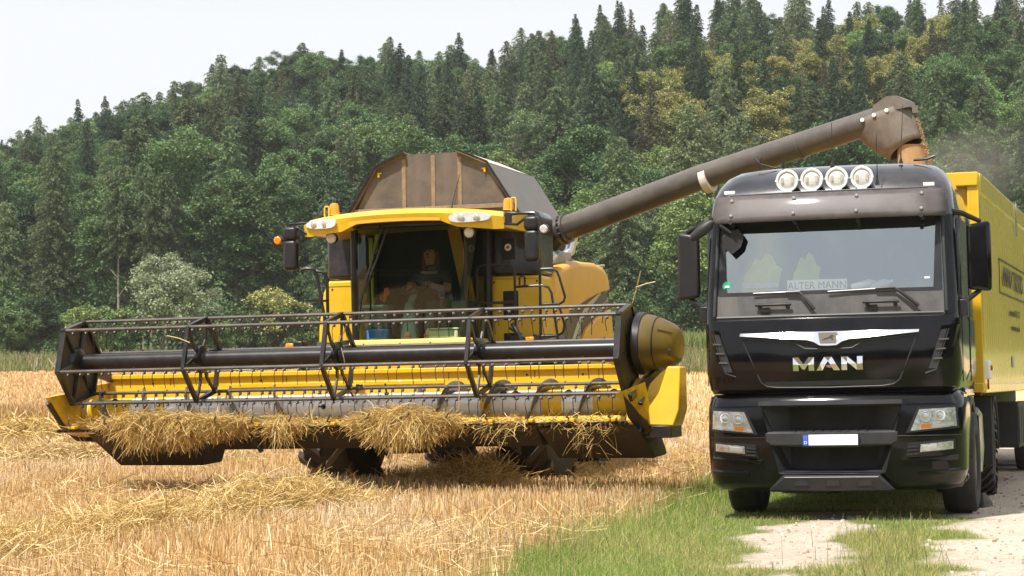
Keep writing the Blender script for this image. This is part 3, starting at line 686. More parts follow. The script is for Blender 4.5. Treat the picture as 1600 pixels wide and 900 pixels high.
# intake auger with flights
c_y, c_z = -2.90, 1.075
q = MB(); q.lathe([(.155,0),(.155,XR-XL-.1)], (XL+.05,c_y,c_z), (1,0,0), 32); dr = q.build('intake_auger', M['drum'], hd, smooth=40)
def flight(x0, x1, turns, hand, mat_):
    f = MB(); n = int(abs(turns)*28); inner = []; outer = []
    for k in range(n+1):
        a = hand*2*math.pi*turns*k/n + 1.0; x = x0 + (x1-x0)*k/n
        inner.append((x, c_y+math.cos(a)*.15, c_z+math.sin(a)*.15)); outer.append((x, c_y+math.cos(a)*.29, c_z+math.sin(a)*.29))
    f.rings([inner, outer], closed=False); o = f.build('auger_flight', mat_, hd, smooth=60); o.modifiers.new('thick','SOLIDIFY').thickness = .012
flight(-3.5, -.55, 5, 1, M['flight']); flight(.75, 3.45, 4.6, -1, M['flight'])
for x0, x1 in ((-3.56,-2.98),(-2.62,-2.52),(1.62,1.75),(2.38,2.62),(3.0,3.52)):
    q = MB(); q.lathe([(.157,0),(.158,x1-x0)], (x0,c_y,c_z), (1,0,0), 32, cap=False); q.build('painted_drum_band', M['yellow'], hd, smooth=40)
for k in range(10):
    x = -.5 + k*.13; a = 1.2 + k*1.9; q = MB()
    q.tube([(x,c_y+math.cos(a)*.14,c_z+math.sin(a)*.14),(x,c_y+math.cos(a)*.29,c_z+math.sin(a)*.29)], .012, 6); q.lathe([(.03,0),(.03,.02)], (x,c_y+math.cos(a)*.15,c_z+math.sin(a)*.15), (0,math.cos(a),math.sin(a)), 8)
    q.build('retracting_finger', M['frame_black'], hd)
for x in (-3.2, 2.05, 2.7, 3.25, 1.9):
    q = MB(); q.lathe([(.05,0),(.045,.02)], (x,c_y-.11,c_z+.11), (0,-1,1), 12); q.build('drum_bolt', M['frame_black'], hd)
# knife bar, guards, lifter arms
q = MB(); q.box2((XL,-3.72,.825),(XR,-3.62,.86))
for k in range(92):
    x = XL + .04 + k*.078; q.add([(x-.02,-3.70,.83),(x+.02,-3.70,.83),(x,-3.83,.85),(x-.02,-3.70,.865),(x+.02,-3.70,.865)], [(0,1,2),(3,4,2),(0,2,3),(1,2,4)])
q.build('knife_bar', M['under'], hd, smooth=0)
for k in range(15):
    x = -3.35 + k*.485; q = MB(); q.tube([(x,-3.62,.86),(x-.05,-3.85,.92),(x+.06,-4.02,1.0)], .011, 6); q.build('crop_lifter', M['bar'], hd)
    q = MB(); q.box((x-.02,-3.76,.885),(.09,.10,.04)); q.build('lifter_clip', M['yellow_worn'], hd, bevel=.01)
# underside pans
def pan(poly, y0=-3.66, y1=-2.6, dz=.10):
    q = MB(); q.rings([[(x,y0+(.80-z)*1.25,z) for x, z in poly],[(x,y1,z+.02) for x, z in poly]], caps=(True,True)); q.build('under_pan', M['under'], hd, smooth=0, bevel=.01)
pan([(-3.24,.80),(-3.05,.40),(-1.95,.39),(-1.93,.41),(-1.80,.80)]); pan([(2.50,.80),(2.62,.435),(3.75,.425),(3.77,.445),(3.66,.82)])
q = MB(); q.prism([(-3.64,.82),(-3.34,.585),(-2.5,.60),(-2.4,.8)], 'x', -1.75, 2.48); q.build('under_pan', M['under'], hd, smooth=0, bevel=.01)
q = MB(); q.tube([(-3.3,-2.5,.72),(3.5,-2.5,.72)], .09); q.box2((.45,-2.9,.5),(.8,-2.4,.66)); q.build('header_beam', M['dark'], hd)
for x in (-2.45,):
    q = MB(); q.bar((-1.1,-3.61,.78),(-.95,-3.6,.56),.03,.05); q.build('pan_brace', M['dark'], hd)
# big cover of the reel drive
q = MB(); rr = []
for t_, w in ((0,1),(.15,.985),(.3,.955),(.5,.885),(.7,.79),(.85,.70),(.95,.61),(1.0,.50),(1.02,.38)):
    x = 3.64 + .38*t_
    rr.append([(x, -3.0 + .50*w*math.cos(a)*(1 if math.cos(a) < 0 else 1.1) + .10*t_, 1.73 + (.36*w*math.sin(a) if math.sin(a) > 0 else .325*w*math.sin(a)) - .02*t_) for a in np.linspace(0, 2*math.pi, 37)[:-1]])
q.rings(rr, caps=(True, True)); cov = q.build('reel_drive_cover', M['mustard'], cb, smooth=60)
q = MB(); q.rings([[(3.585, -3.0+.53*math.cos(a)*(1 if math.cos(a)<0 else 1.1), 1.73+(.385 if math.sin(a)>0 else .35)*math.sin(a)) for a in np.linspace(0,2*math.pi,37)[:-1]], [(3.66, -3.0+.515*math.cos(a)*(1 if math.cos(a)<0 else 1.1), 1.73+(.375 if math.sin(a)>0 else .34)*math.sin(a)) for a in np.linspace(0,2*math.pi,37)[:-1]]], caps=(True,True)); q.build('cover_rim', M['plastic'], cov, smooth=40)
q = MB(); ring = []
for a in np.linspace(0, 2*math.pi, 49)[:-1]:
    t_ = .42; w = .918
    ring.append((3.64+.38*t_, -3.0 + .503*w*math.cos(a)*(1 if math.cos(a)<0 else 1.1)+.10*t_, 1.73 + (.362 if math.sin(a)>0 else .327)*w*math.sin(a)-.008))
q.tube(ring, .007, 6, close=True); q.build('cover_joint', M['plastic'], cov)
q = MB(); q.tube([(3.64+.38*t_+.004, -3.0-.503*w*math.cos(.55)+.10*t_, 1.73+.362*w*math.sin(.55)) for t_, w in ((.55,.865),(.7,.79),(.85,.70),(.93,.63))], .006, 5); q.build('cover_crease', M['plastic'], cov)
q = MB(); q.box((4.0,-3.37,1.63),(.03,.02,.07)); q.build('cover_latch', M['plastic'], cov, bevel=.006)
q = MB(); q.bar((3.60,-3.4,1.68),(3.62,-2.2,1.5),.06,.10); q.build('reel_arm', M['maroon'], cb)
q = MB(); q.bar((-3.58,-3.4,1.68),(-3.60,-2.2,1.46),.06,.10); q.build('reel_arm', M['maroon'], cb)

# ---- reel
cy, cz, RR, ph = -3.40, 1.685, .53, R(72.9)
q = MB(); q.tube([(-3.47,cy,cz),(3.50,cy,cz)], .098, 24); reel = q.build('reel', M['frame_black'], cb, smooth=40)
VX = [(cy + RR*math.cos(ph+k*math.pi/3), cz + RR*math.sin(ph+k*math.pi/3)) for k in range(6)]
for i, s in enumerate((.238,.4925,.747)):
    x = -3.483 + 7*s; q = MB()
    for k in range(6):
        a, b_ = VX[k], VX[(k+1) % 6]
        q.bar((x,a[0],a[1]),(x,b_[0],b_[1]), .05, .045, (1,0,0))
        # Y shaped spoke: root near the hub, widening into the two neighbours
        hub = (cy + .12*math.cos(ph+k*math.pi/3), cz + .12*math.sin(ph+k*math.pi/3))
        mid = (cy + .26*math.cos(ph+k*math.pi/3+(.18 if k % 2 else -.18)), cz + .26*math.sin(ph+k*math.pi/3+(.18 if k % 2 else -.18)))
        q.bar((x,hub[0],hub[1]),(x,mid[0],mid[1]), .06, .02, (1,0,0)); q.bar((x,mid[0],mid[1]),(x,a[0],a[1]), .042, .02, (1,0,0))
    q.lathe([(.15,-.03),(.17,-.02),(.17,.02),(.15,.03)], (x,cy,cz), (1,0,0), 24)
    q.build('reel_spider', M['frame_black'], reel, smooth=30)
for x, s in ((-3.49,-1),(3.515,1)):
    q = MB(); q.prism([(cy+(a-cy)*.97, cz+(b_-cz)*.97) for a, b_ in VX], 'x', x+s*.012, x+s*.02)
    e = q.build('reel_end_plate', M['plate_dark'], reel, smooth=0)
    q = MB()
    for k in range(6):
        a, b_ = VX[k], VX[(k+1) % 6]
        q.bar((x,a[0],a[1]),(x,b_[0],b_[1]), .07, .03); hub = (cy+.14*math.cos(ph+k*math.pi/3), cz+.14*math.sin(ph+k*math.pi/3))
        q.tube([(x,hub[0],hub[1]),(x,a[0],a[1])], [.03,.022], 6)
        q.lathe([(.03,-.03),(.03,.03)], (x,a[0],a[1]), (1,0,0), 10)
    q.lathe([(.2,-.02),(.17,.03),(.12,.05)], (x,cy,cz), (-s,0,0), 20)
    q.build('reel_end_frame', M['frame_black'], reel, smooth=30)
    if s > 0:
        q = MB()
        for k in range(6): 
            aa = ph + k*1.05 + .5; q.tube([(x-.02,cy+.2*math.cos(aa),cz+.2*math.sin(aa)),(x-.05,cy+.33*math.cos(aa+.2),cz+.33*math.sin(aa+.2))], .022, 6)
        q.build('reel_hub_linkage', M['frame_black'], reel)
for k in range(6):
    y, z = VX[k]
    q = MB(); q.mat(0).tube([(-3.50,y,z),(3.53,y,z)], .0205, 8)
    n = 48; rk = random.Random(k)
    for i in range(n):
        if i % 12 == 5: pass
        x = -3.36 + i*.1425 + (.03 if i % 2 else 0) + rk.uniform(-.008,.008)
        if x > 3.46: continue
        q.mat(2).lathe([(.019,-.014),(.019,.014)], (x+.010, y-.004, z-.036), (1,0,0), 7)
        q.mat(1).lathe([(.010,-.008),(.010,.008)], (x+.010, y-.022, z-.034), (.3,1,0), 6)  # small bright steel bit added as the white glint on each coil
        dy = rk.uniform(-.03,.0); L__ = rk.uniform(.19,.235)
        q.mat(2).tube([(x,y-.012,z-.045),(x+rk.uniform(-.006,.006),y-.03,z-.10),(x+rk.uniform(-.01,.012),y+.01+dy,z-L__)], .0048, 4, cap=False)
        if i % 3 == 0: q.mat(0).lathe([(.009,0),(.009,.016)], (x+.04,y,z+.018), (0,0,1), 6)
    q.build('tine_bar', [M['bar'], M['coil_glint'], M['tine']], reel, smooth=40)
# odd straws caught on the reel are loose straw (see field)

# ---- driver and loose things in the cab
def crot(p): return Vector((-1.037,28.438,0)) + Rc @ Vector(p)
pr = empty('person', crot((.05,-.30,2.28)), 17.04, .0105)
tag(pr, 'driver with long reddish hair in dark shirt and jeans holding the steering wheel', 'person')
def skin_body(name, verts, edges, radii, mat_, parent, lv=2, root=0):
    me = bpy.data.meshes.new(name); me.from_pydata(verts, edges, [])
    o = bpy.data.objects.new(name, me); COL.objects.link(o); o.parent = parent
    s = o.modifiers.new('skin','SKIN'); d = me.skin_vertices[0].data
    for i, r in enumerate(radii): d[i].radius = (r, r) if not isinstance(r, tuple) else r
    d[root].use_root = True
    s.use_smooth_shade = True
    u = o.modifiers.new('sub','SUBSURF'); u.levels = lv; u.render_levels = lv
    me.materials.append(mat_); return o
V = [(0,.05,.05),(0,.06,.25),(0,.05,.45),(0,.02,.58),(0,0,.66),(0,-.015,.76),(0,-.03,.86),
     (-.19,.03,.50),(-.27,-.10,.30),(-.17,-.33,.34),(-.13,-.42,.37), (.19,.03,.50),(.28,-.10,.30),(.17,-.33,.34),(.12,-.42,.37),
     (-.10,0,.03),(-.15,-.42,.10),(-.14,-.50,-.28),(-.14,-.62,-.33), (.10,0,.03),(.15,-.42,.10),(.14,-.50,-.28),(.14,-.62,-.33)]
E_ = [(0,1),(1,2),(2,3),(3,4),(4,5),(5,6),(2,7),(7,8),(8,9),(9,10),(2,11),(11,12),(12,13),(13,14),(0,15),(15,16),(16,17),(17,18),(0,19),(19,20),(20,21),(21,22)]
rad = [.14,.14,.15,.07,.058,.092,.075,.07,.05,.042,.04,.07,.05,.042,.04,.10,.075,.055,.05,.10,.075,.055,.05]
skin_body('body', V, E_, rad, M['skin'], pr)
fc = MB()
fc.lathe([(.02,0),(.012,.03)], (0,-.115,.785), (0,-1,-.3), 8); fc.box((-.035,-.105,.82),(.03,.02,.012)); fc.box((.035,-.105,.82),(.03,.02,.012)); fc.box((0,-.108,.745),(.05,.02,.012))
for s in (-1,1): fc.box((s*.095,0,.79),(.02,.04,.06))
fc.build('face_features', M['hair'], pr, bevel=.004)
# five fingers per hand, curled round the wheel rim
for s in (-1, 1):
    hx = s*.125
    for k, (dx, ln) in enumerate(((-.03,.075),(-.01,.085),(.012,.08),(.032,.065))):
        skin_body('finger', [(hx+dx,-.43,.385),(hx+dx,-.43-ln*.5,.40),(hx+dx,-.44-ln*.75,.375),(hx+dx,-.43-ln*.6,.35)], [(0,1),(1,2),(2,3)], [.011,.01,.009,.008], M['skin'], pr, 1)
    skin_body('thumb', [(hx-s*.035,-.42,.37),(hx-s*.065,-.45,.385),(hx-s*.07,-.48,.38)], [(0,1),(1,2)], [.013,.011,.009], M['skin'], pr, 1)
skin_body('shirt', [(0,.05,.02),(0,.06,.25),(0,.05,.44),(0,.03,.54),(-.2,.03,.50),(-.265,-.06,.34),(.2,.03,.50),(.27,-.06,.34)], [(0,1),(1,2),(2,3),(2,4),(4,5),(2,6),(6,7)], [.155,.16,.165,.085,.085,.07,.085,.07], M['shirt'], pr)
skin_body('trousers', [(0,.05,.03),(-.10,0,.03),(-.15,-.42,.10),(-.14,-.50,-.26),(.10,0,.03),(.15,-.42,.10),(.14,-.50,-.26)], [(0,1),(1,2),(2,3),(0,4),(4,5),(5,6)], [.155,.115,.09,.075,.115,.09,.075], M['jeans'], pr)
skin_body('hair', [(0,.02,.88),(0,.05,.78),(0,.06,.62),(-.085,.02,.74),(-.09,.03,.58),(.085,.02,.74),(.09,.03,.58)], [(0,1),(1,2),(0,3),(3,4),(0,5),(5,6)], [.10,.10,.07,.045,.04,.045,.04], M['hair'], pr)
t = empty('cool_box', crot((-.52,-.78,2.08)), 17.04, .0105); tag(t, 'small teal plastic cool box standing left of the driver inside the harvester cab', 'cool box')
q = MB(); q.rings([[(-.15,-.11,0),(.15,-.11,0),(.15,.11,0),(-.15,.11,0)],[(-.17,-.13,.26),(.17,-.13,.26),(.17,.13,.26),(-.17,.13,.26)]], caps=(True,True)); q.build('box_body', M['teal'], t, smooth=0, bevel=.02)
q = MB(); q.box((0,0,.28),(.37,.29,.05)); q.build('lid', M['teal'], t, bevel=.015)
q = MB(); q.box((-.02,-.14,.2),(.1,.02,.07)); q.build('front_latch', M['dark'], t, bevel=.01)
t = empty('warning_torch', crot((-.42,-.80,2.42)), 17.04, .0105); tag(t, 'orange hand torch lying on the teal cool box in the cab', 'torch')
q = MB(); q.tube([(0,0,.02),(0,0,.08),(.03,0,.13),(.02,0,.19)], [.02,.03,.04,.03], 10); q.build('torch_body', M['orange'], t)
q = MB(); q.tube([(0,0,.0),(-.06,0,.06),(-.05,0,.09)], [.012,.015,.012], 8); q.build('handle', M['orange'], t)
t = empty('storage_tray', crot((-.45,-.95,1.925)), 17.04, .0105); tag(t, 'blue plastic tray on the harvester cab floor behind the lower windscreen', 'tray')
q = MB(); q.box((0,0,.07),(.30,.16,.14)); q.build('tray_body', M['blue'], t, bevel=.02)
q = MB(); q.tube([(-.1,0,.14),(-.1,0,.25)], .02); q.tube([(.0,.02,.14),(.01,.02,.24)], .025); q.build('bottle_necks', M['teal'], t)
t = empty('sandwich_box', crot((.45,-.93,1.925)), 17.04, .0105); tag(t, 'pale green lidded box on the cab floor at the right foot of the windscreen', 'box')
q = MB(); q.box((0,0,.06),(.40,.14,.12)); q.build('box_body', M['green_box'], t, bevel=.02)
q = MB(); q.box((0,0,.13),(.42,.16,.02)); q.build('lid', M['green_box'], t, bevel=.008)
# ================================================================== TRACTOR UNIT
TY = 16.0; TO = (3.01, 20.05, 0)
tk = empty('tractor_truck', TO, TY, .010)
tag(tk, 'black high roof tractor truck with four round roof lamps facing the camera', 'truck')
def interp(tab, z):
    if z <= tab[0][0]: return tab[0][1:]
    for a, b in zip(tab, tab[1:]):
        if z <= b[0]:
            t = (z-a[0])/(b[0]-a[0]); return tuple(p*(1-t)+q*t for p, q in zip(a[1:], b[1:]))
    return tab[-1][1:]
#        z      w     f    r    bulge
CAB = [(1.22,1.17,.10,.22,.05),(1.26,1.195,.055,.22,.05),(1.42,1.225,.03,.22,.05),(1.90,1.225,.03,.20,.05),(1.935,1.22,.05,.17,.05),(1.945,1.215,.085,.13,.05),(2.17,1.21,.12,.13,.05),(2.90,1.185,.27,.13,.05),(3.0,1.175,.29,.13,.05),(3.13,1.16,.33,.15,.05),(3.26,1.12,.42,.2,.05),(3.36,1.06,.53,.24,.05),(3.42,.99,.64,.3,.05),(3.455,.88,.80,.35,.05),(3.465,.7,1.05,.4,.05)]
BUM = [(.285,1.14,.16,.32,.08),(.30,1.18,.10,.32,.08),(.36,1.215,.04,.32,.08),(.47,1.235,.015,.32,.08),(.70,1.24,.0,.31,.08),(1.05,1.24,.015,.30,.08),(1.10,1.235,.02,.30,.08),(1.17,1.215,.05,.28,.08),(1.215,1.18,.10,.26,.08)]
def ysurf(tab):
    def f(x, z):
        w, f0, r, b = interp(tab, z); ax = abs(x); xc = w - r
        if ax <= xc: return f0 + b*(ax/xc)**2
        d = min(ax-xc, r*.9999); return f0 + b + (r - math.sqrt(r*r-d*d))*1.15
    return f
yc, yb = ysurf(CAB), ysurf(BUM)
def section(tab, z, fracs, yrear):
    w, f0, r, b = interp(tab, z); xc = w - r; pts = []
    for y in np.linspace(yrear, f0+b+r*1.15, 4)[:-1]: pts.append((-w, y, z))
    for k in range(7):
        a = math.pi/2*(1-k/7); pts.append((-(xc + r*math.sin(a)), f0+b+1.15*(r - r*math.cos(a)), z))
    for u in fracs: pts.append((u*xc, f0 + b*u*u, z))
    for k in range(6, -1, -1):
        a = math.pi/2*(1-k/7); pts.append(((xc + r*math.sin(a)), f0+b+1.15*(r - r*math.cos(a)), z))
    for y in np.linspace(yrear, f0+b+r*1.15, 4)[:-1][::-1]: pts.append((w, y, z))
    return pts
fr = np.linspace(-1, 1, 15)
zs = [c[0] for c in CAB]
S = [section(CAB, z, fr, 2.28) for z in zs]
nS = len(S[0]); i0 = 10; i1 = 10 + len(fr) - 1           # front columns
zi = zs.index(2.17)
def shell(rows, keep, name, mat_, parent, closeback=False):
    q = MB(); V = [p for r in rows for p in r]; F = []
    for j in range(len(rows)-1):
        for k in range(nS-1):
            if keep(j, k): F.append((j*nS+k, j*nS+k+1, (j+1)*nS+k+1, (j+1)*nS+k))
        if closeback: F.append((j*nS+nS-1, j*nS, (j+1)*nS, (j+1)*nS+nS-1))
    if closeback:
        F.append(tuple(range(nS))); F.append(tuple((len(rows)-1)*nS+k for k in range(nS)))
    q.add(V, F); return q.build(name, mat_, parent, smooth=32)
zr = zs.index(3.0)
low = S[:zs.index(1.945)+1]
cab = shell(low, lambda j, k: True, 'cab_front', M['truck_black'], tk)
scut = S[zs.index(1.945):zi+1]
shell(scut, lambda j, k: i0 <= k < i1, 'scuttle_panel', M['scuttle'], tk)
shell(scut, lambda j, k: k < i0, 'pillar_foot', M['truck_black'], tk); shell(scut, lambda j, k: k >= i1, 'pillar_foot', M['truck_black'], tk)
mid = S[zi:zi+2]
shell(mid, lambda j, k: k < i0, 'cab_side', M['truck_black'], tk); shell(mid, lambda j, k: k >= i1, 'cab_side', M['truck_black'], tk)
# windscreen: its own finer sheet on the same surface
xcw = lambda z: interp(CAB, z)[0] - .13
q = MB()
zz = np.linspace(2.165, 2.905, 7)
q.rings([[(u*xcw(z), yc(u*xcw(z), z)+.004, z) for u in np.linspace(-1,1,17)] for z in zz], closed=False)
ws = q.build('windscreen', M['ws_truck'], tk, smooth=60)
q = MB()
for s in (-1, 1): q.patch([(s*.985,2.17),(s*1.075,2.17),(s*1.055,2.90),(s*1.015,2.90)], yc, .002, 3, 8)
q.patch([(-1.06,2.165),(1.06,2.165),(1.06,2.20),(-1.06,2.20)], yc, .002, 20, 1); q.build('windscreen_surround', M['plastic'], ws)
q = MB()
for s in (-1, 1): q.tube([(s*(xcw(z)+.02), yc(xcw(z)+.02, z)-.012, z) for z in np.linspace(1.97, 2.9, 9)], .018, 6)
q.tube([(x, yc(x,1.95)-.03, 1.955) for x in np.linspace(-1.08,1.08,17)], .016, 6)
q.build('windscreen_trim', M['plastic_grey'], tk)
roof = shell(S[zi+1:], lambda j, k: True, 'cab_roof', M['truck_roof'], tk, closeback=True)
q = MB(); q.box2((-1.205,2.24,1.2),(1.205,2.29,3.0)); q.box2((-1.16,.25,1.22),(1.16,2.26,1.30)); q.build('cab_rear_wall', M['interior_lit'], tk)
# interior
q = MB(); q.prism([(.28,1.5),(.28,2.10),(.38,2.16),(.75,2.14),(.85,1.5)], 'x', -1.08, 1.08); q.build('dashboard', M['interior'], tk, bevel=.03)
for x in (-.62, .62):
    q = MB(); q.box2((x-.27,1.0,1.5),(x+.27,1.5,1.9)); q.box2((x-.25,1.38,1.85),(x+.25,1.52,2.55)); q.box2((x-.13,1.40,2.56),(x+.13,1.5,2.75)); q.build('seat', M['seat_cloth'], tk, bevel=.05, seg=3)
q = MB(); q.box2((-1.12,2.0,1.5),(1.12,2.22,3.0)); q.build('bunk_curtain', M['interior_lit'], tk)
q = MB(); c0 = Vector((.62,.72,2.16)); q.tube([c0 + Vector((math.cos(a)*.23, math.sin(a)*.17, math.sin(a)*.15)) for a in np.linspace(0,2*math.pi,31)[:-1]], .016, 7, close=True)
q.bar(c0 - Vector((.2,0,0)), c0 + Vector((.2,0,0)), .05,.03); q.tube([c0, c0+Vector((0,-.3,-.35))], .04); q.build('steering_wheel', M['plastic'], tk)
# sun visor and roof details
q = MB(); V = []
rows = []
for t_ in np.linspace(0,1,6):
    z = 2.875 + .27*t_; rows.append([(u*(1.125-.02*t_), .05 + .13*t_**1.3 + .07*u*u + .10*max(0,abs(u)-.86)/.14*.8, z + .02*(1-u*u)*0) for u in np.linspace(-1,1,25)])
q.rings(rows, closed=False); v = q.build('sun_visor', M['visor'], tk, smooth=60); v.modifiers.new('thick','SOLIDIFY').thickness = .012
q = MB()
for x, z in [(x, z) for z in (2.945,3.095) for x in (-.92,-.31,.29,.90)]:
    t_ = (z-2.875)/.27; u = x/1.11; y = .05+.13*t_**1.3+.07*u*u
    q = MB(); q.lathe([(.017,0),(.017,.008),(.008,.016)], (x,y-.008,z), (0,-1,.2), 12); q.build('visor_bolt', M['steel'], v)
for x in (-.92,-.31,.29,.90):
    q = MB(); q.tube([(x,.08,2.88),(x,.26,2.86)], .022, 8); q.build('visor_bracket', M['dark'], v)
q = MB(); q.tube([(u, .215+.07*u*u, 3.155) for u in np.linspace(-.95,.95,21)], .011, 6); bar = q.build('lamp_bar', M['plastic_grey'], tk)
for x in (-.385,-.145,.095,.335):
    y = .24 + .05*x*x; z = 3.275
    q = MB(); q.lathe([(.03,.15),(.07,.13),(.098,.05),(.105,0),(.105,-.012)], (x,y,z), (0,1,.05), 28, cap=False); q.box((x,y+.03,3.175),(.05,.05,.04)); lamp = q.build('roof_spot_lamp', M['plastic'], tk)
    q = MB(); q.lathe([(.085,-.004),(.088,.016),(.106,.018),(.112,.0),(.106,-.02)], (x,y,z), (0,-1,-.05), 32, cap=False); q.box((x,y-.01,3.163),(.09,.02,.03))
    for a in (0,1.571,3.1416,4.712): q.box((x+math.cos(a)*.107, y-.02, z+math.sin(a)*.107),(.014,.012,.014))
    q.build('chrome_ring', M['white'], lamp)
    q = MB(); q.lathe([(.088,0),(.07,.012),(.03,.018),(.005,.019)], (x,y+.004,z), (0,-1,-.05), 28); q.build('lens', M['lamp_white'], lamp)
    q = MB(); q.box((x-.045,y-.018,z),(.028,.008,.06)); q.box((x+.05,y-.018,z+.005),(.028,.008,.07)); q.build('lens_insert', M['lamp_warm'], lamp, bevel=.005)
for s in (-1,1):
    q = MB(); q.box((s*.96,.315,3.185),(.105,.05,.036)); q.build('marker_light', M['white'], tk, bevel=.006)
for x, z0, z1, lean in ((-.005,3.44,3.88,0),(.665,3.44,4.02,.03),(.475,3.2,3.70,0)):
    y = .72 if z0 > 3.3 else .30
    q = MB(); q.lathe([(.022,0),(.016,.03),(.008,.05),(.006,.1)], (x,y,z0), (0,0,1), 10); q.tube([(x,y,z0+.08),(x+lean,y+.03,z1)], [.005,.003], 5); q.build('antenna', M['frame_black'], tk)
for pts, r_ in (([(-.56,.72,3.45),(-.72,.72,3.50),(-.78,.74,3.56)], .008), ([(-.74,.72,3.47),(-.70,.72,3.56)], .008), ([(-.5,.8,3.45),(-.5,.8,3.54)], .015), ([(.78,.8,3.475),(.9,.82,3.48),(.98,.84,3.51)], .014)):
    q = MB(); q.tube(pts, r_, 6); q.build('horn_bracket', M['frame_black'], tk)
# front panel details
def trim(pts, w, off, name, mat_, parent, r=None):
    q = MB(); q.tube([(x, yc(x,z)-off, z) for x, z in pts], r or w, 6); return q.build(name, mat_, parent)
flap = [(-.845,1.77),(-.66,1.33),(-.60,1.285),(-.5,1.275),(0,1.268),(.5,1.275),(.60,1.29),(.66,1.335),(.845,1.78)]
trim(flap, .007, .004, 'panel_chrome_line', M['plastic_grey'], tk)
q = MB()                                                     # lower black slot
q.patch([(-.60,1.285),(.60,1.29),(.62,1.335),(-.62,1.33)], yc, .003, 20, 2, .0); q.build('panel_slot', M['dark'], tk)
def strip(top, bot, off, name, mat_, th=.02):
    q = MB(); n = len(top)
    A = [(x, yc(x,z)-.004, z) for x, z in top]; B_ = [(x, yc(x,z)-off, z) for x, z in bot]
    Ab = [(x, yc(x,z)+.01, z) for x, z in top]; Bb = [(x, yc(x,z)+.01, z) for x, z in bot]
    q.rings([Ab, A, B_, Bb], closed=False); return q.build(name, mat_, tk, smooth=30)
M['chrome_satin'] = pmat('satin_chrome', (.9,.9,.91), .16, metal=1.0)
tx = [-.85,-.6,-.35,-.2,-.13,-.08,0,.08,.13,.2,.35,.6,.85]
topz = [1.800]*13
botz = [1.772,1.755,1.735,1.722,1.70,1.668,1.664,1.668,1.70,1.722,1.735,1.755,1.775]
strip([(x,z) for x,z in zip(tx,topz)], [(x,z) for x,z in zip(tx,botz)], .038, 'chrome_strip', M['chrome_satin'])
q = MB(); q.patch([(-.075,1.69),(.075,1.69),(.09,1.79),(-.09,1.79)], yc, .044, 4, 2, .01); q.build('badge_plate', M['steel'], tk)
lion = [(-.055,1.715),(-.03,1.735),(.005,1.745),(.035,1.765),(.055,1.765),(.06,1.752),(.045,1.745),(.052,1.715),(.042,1.713),(.032,1.733),(.0,1.727),(-.03,1.72)]
q = MB(); q.prism(lion, 'y', yc(0,1.74)-.050, yc(0,1.74)-.044); q.build('lion_badge', M['ink_grey'], tk, smooth=0)
q = MB(); q.patch([(-.30,1.665),(.30,1.665),(.42,1.74),(-.42,1.74)], yc, .004, 12, 3); 
q.patch([(-.20,1.64),(.20,1.64),(.30,1.668),(-.30,1.668)], yc, .004, 8, 1); q.build('air_slot_mesh', M['mesh_grille'], tk)
trim([(-.83,1.745),(-.42,1.715),(-.33,1.70),(-.22,1.638),(0,1.632),(.22,1.638),(.33,1.70),(.42,1.715),(.83,1.75)], .008, .006, 'slot_chrome_line', M['plastic_grey'], tk)
# bold chrome letters
def letters():
    h = .128; st = .052
    def ext(poly, ox, hole=None):
        q = MB(); y0 = yc(ox,1.49)
        bm = bmesh.new()
        vs = [bm.verts.new((ox+x, y0-.004, 1.43+z*h)) for x, z in poly]
        f = bm.faces.new(vs)
        zm = 1.43+.47*h
        bmesh.ops.bisect_plane(bm, geom=bm.verts[:]+bm.edges[:]+bm.faces[:], plane_co=(0,0,zm), plane_no=(0,0,1))
        bmesh.ops.triangulate(bm, faces=bm.faces[:])
        r = bmesh.ops.extrude_face_region(bm, geom=bm.faces[:])
        bmesh.ops.translate(bm, vec=(0,-.022,0), verts=[e for e in r['geom'] if isinstance(e, bmesh.types.BMVert)])
        ymin = min(v.co.y for v in bm.verts)
        for v in bm.verts:
            if abs(v.co.z-zm) < .002 and v.co.y < ymin+.002: v.co.y -= .013
        bmesh.ops.recalc_face_normals(bm, faces=bm.faces)
        me = bpy.data.meshes.new('maker_letter'); bm.to_mesh(me); bm.free(); me.materials.append(M['chrome_satin'])
        o = bpy.data.objects.new('maker_letter', me); COL.objects.link(o); o.parent = tk
    ext([(0,0),(0,1),(.052,1),(.10,.48),(.148,1),(.20,1),(.20,0),(.148,0),(.148,.52),(.112,.1),(.088,.1),(.052,.52),(.052,0)], -.338)
    ext([(0,0),(.075,1),(.145,1),(.222,0),(.164,0),(.146,.22),(.098,.22),(.088,.40),(.134,.40),(.11,.70),(.07,.22),(.056,0)], -.115)
    ext([(0,0),(0,1),(.055,1),(.148,.40),(.148,1),(.20,1),(.20,0),(.145,0),(.052,.60),(.052,0)], .122)
letters()
# corner air deflectors with gills
for s in (-1,1):
    q = MB(); q.patch([(s*.93,1.36),(s*1.12,1.40),(s*1.215,1.84),(s*1.06,1.83)], yc, .018, 6, 6, .02) ; dfl = q.build('air_deflector', M['truck_black'], tk, smooth=40)
    q = MB(); q.patch([(s*.93,1.43),(s*1.0,1.43),(s*1.11,1.80),(s*1.055,1.79)], yc, .024, 4, 6, .008); q.build('gill_panel', M['plastic_grey'], dfl, smooth=40)
    q = MB()
    for z in (1.52,1.61,1.70):
        x0 = .945+(z-1.43)*.33; q.bar((s*x0, yc(x0,z)-.03, z),(s*(x0+.085), yc(x0+.085,z)-.03, z+.004),.018,.014)
    q.build('gill', M['scuttle'], dfl)
    trim([(s*.90,1.385),(s*1.0,1.42),(s*1.03,1.50),(s*1.125,1.80)], .006, .026, 'gill_line', M['plastic_grey'], dfl)
for s in (-1,1):
    q = MB(); q.tube([(s*1.035, yc(1.035,z)-.001, z) for z in np.linspace(1.25,1.93,8)], .004, 5); q.build('panel_gap', M['dark'], tk)
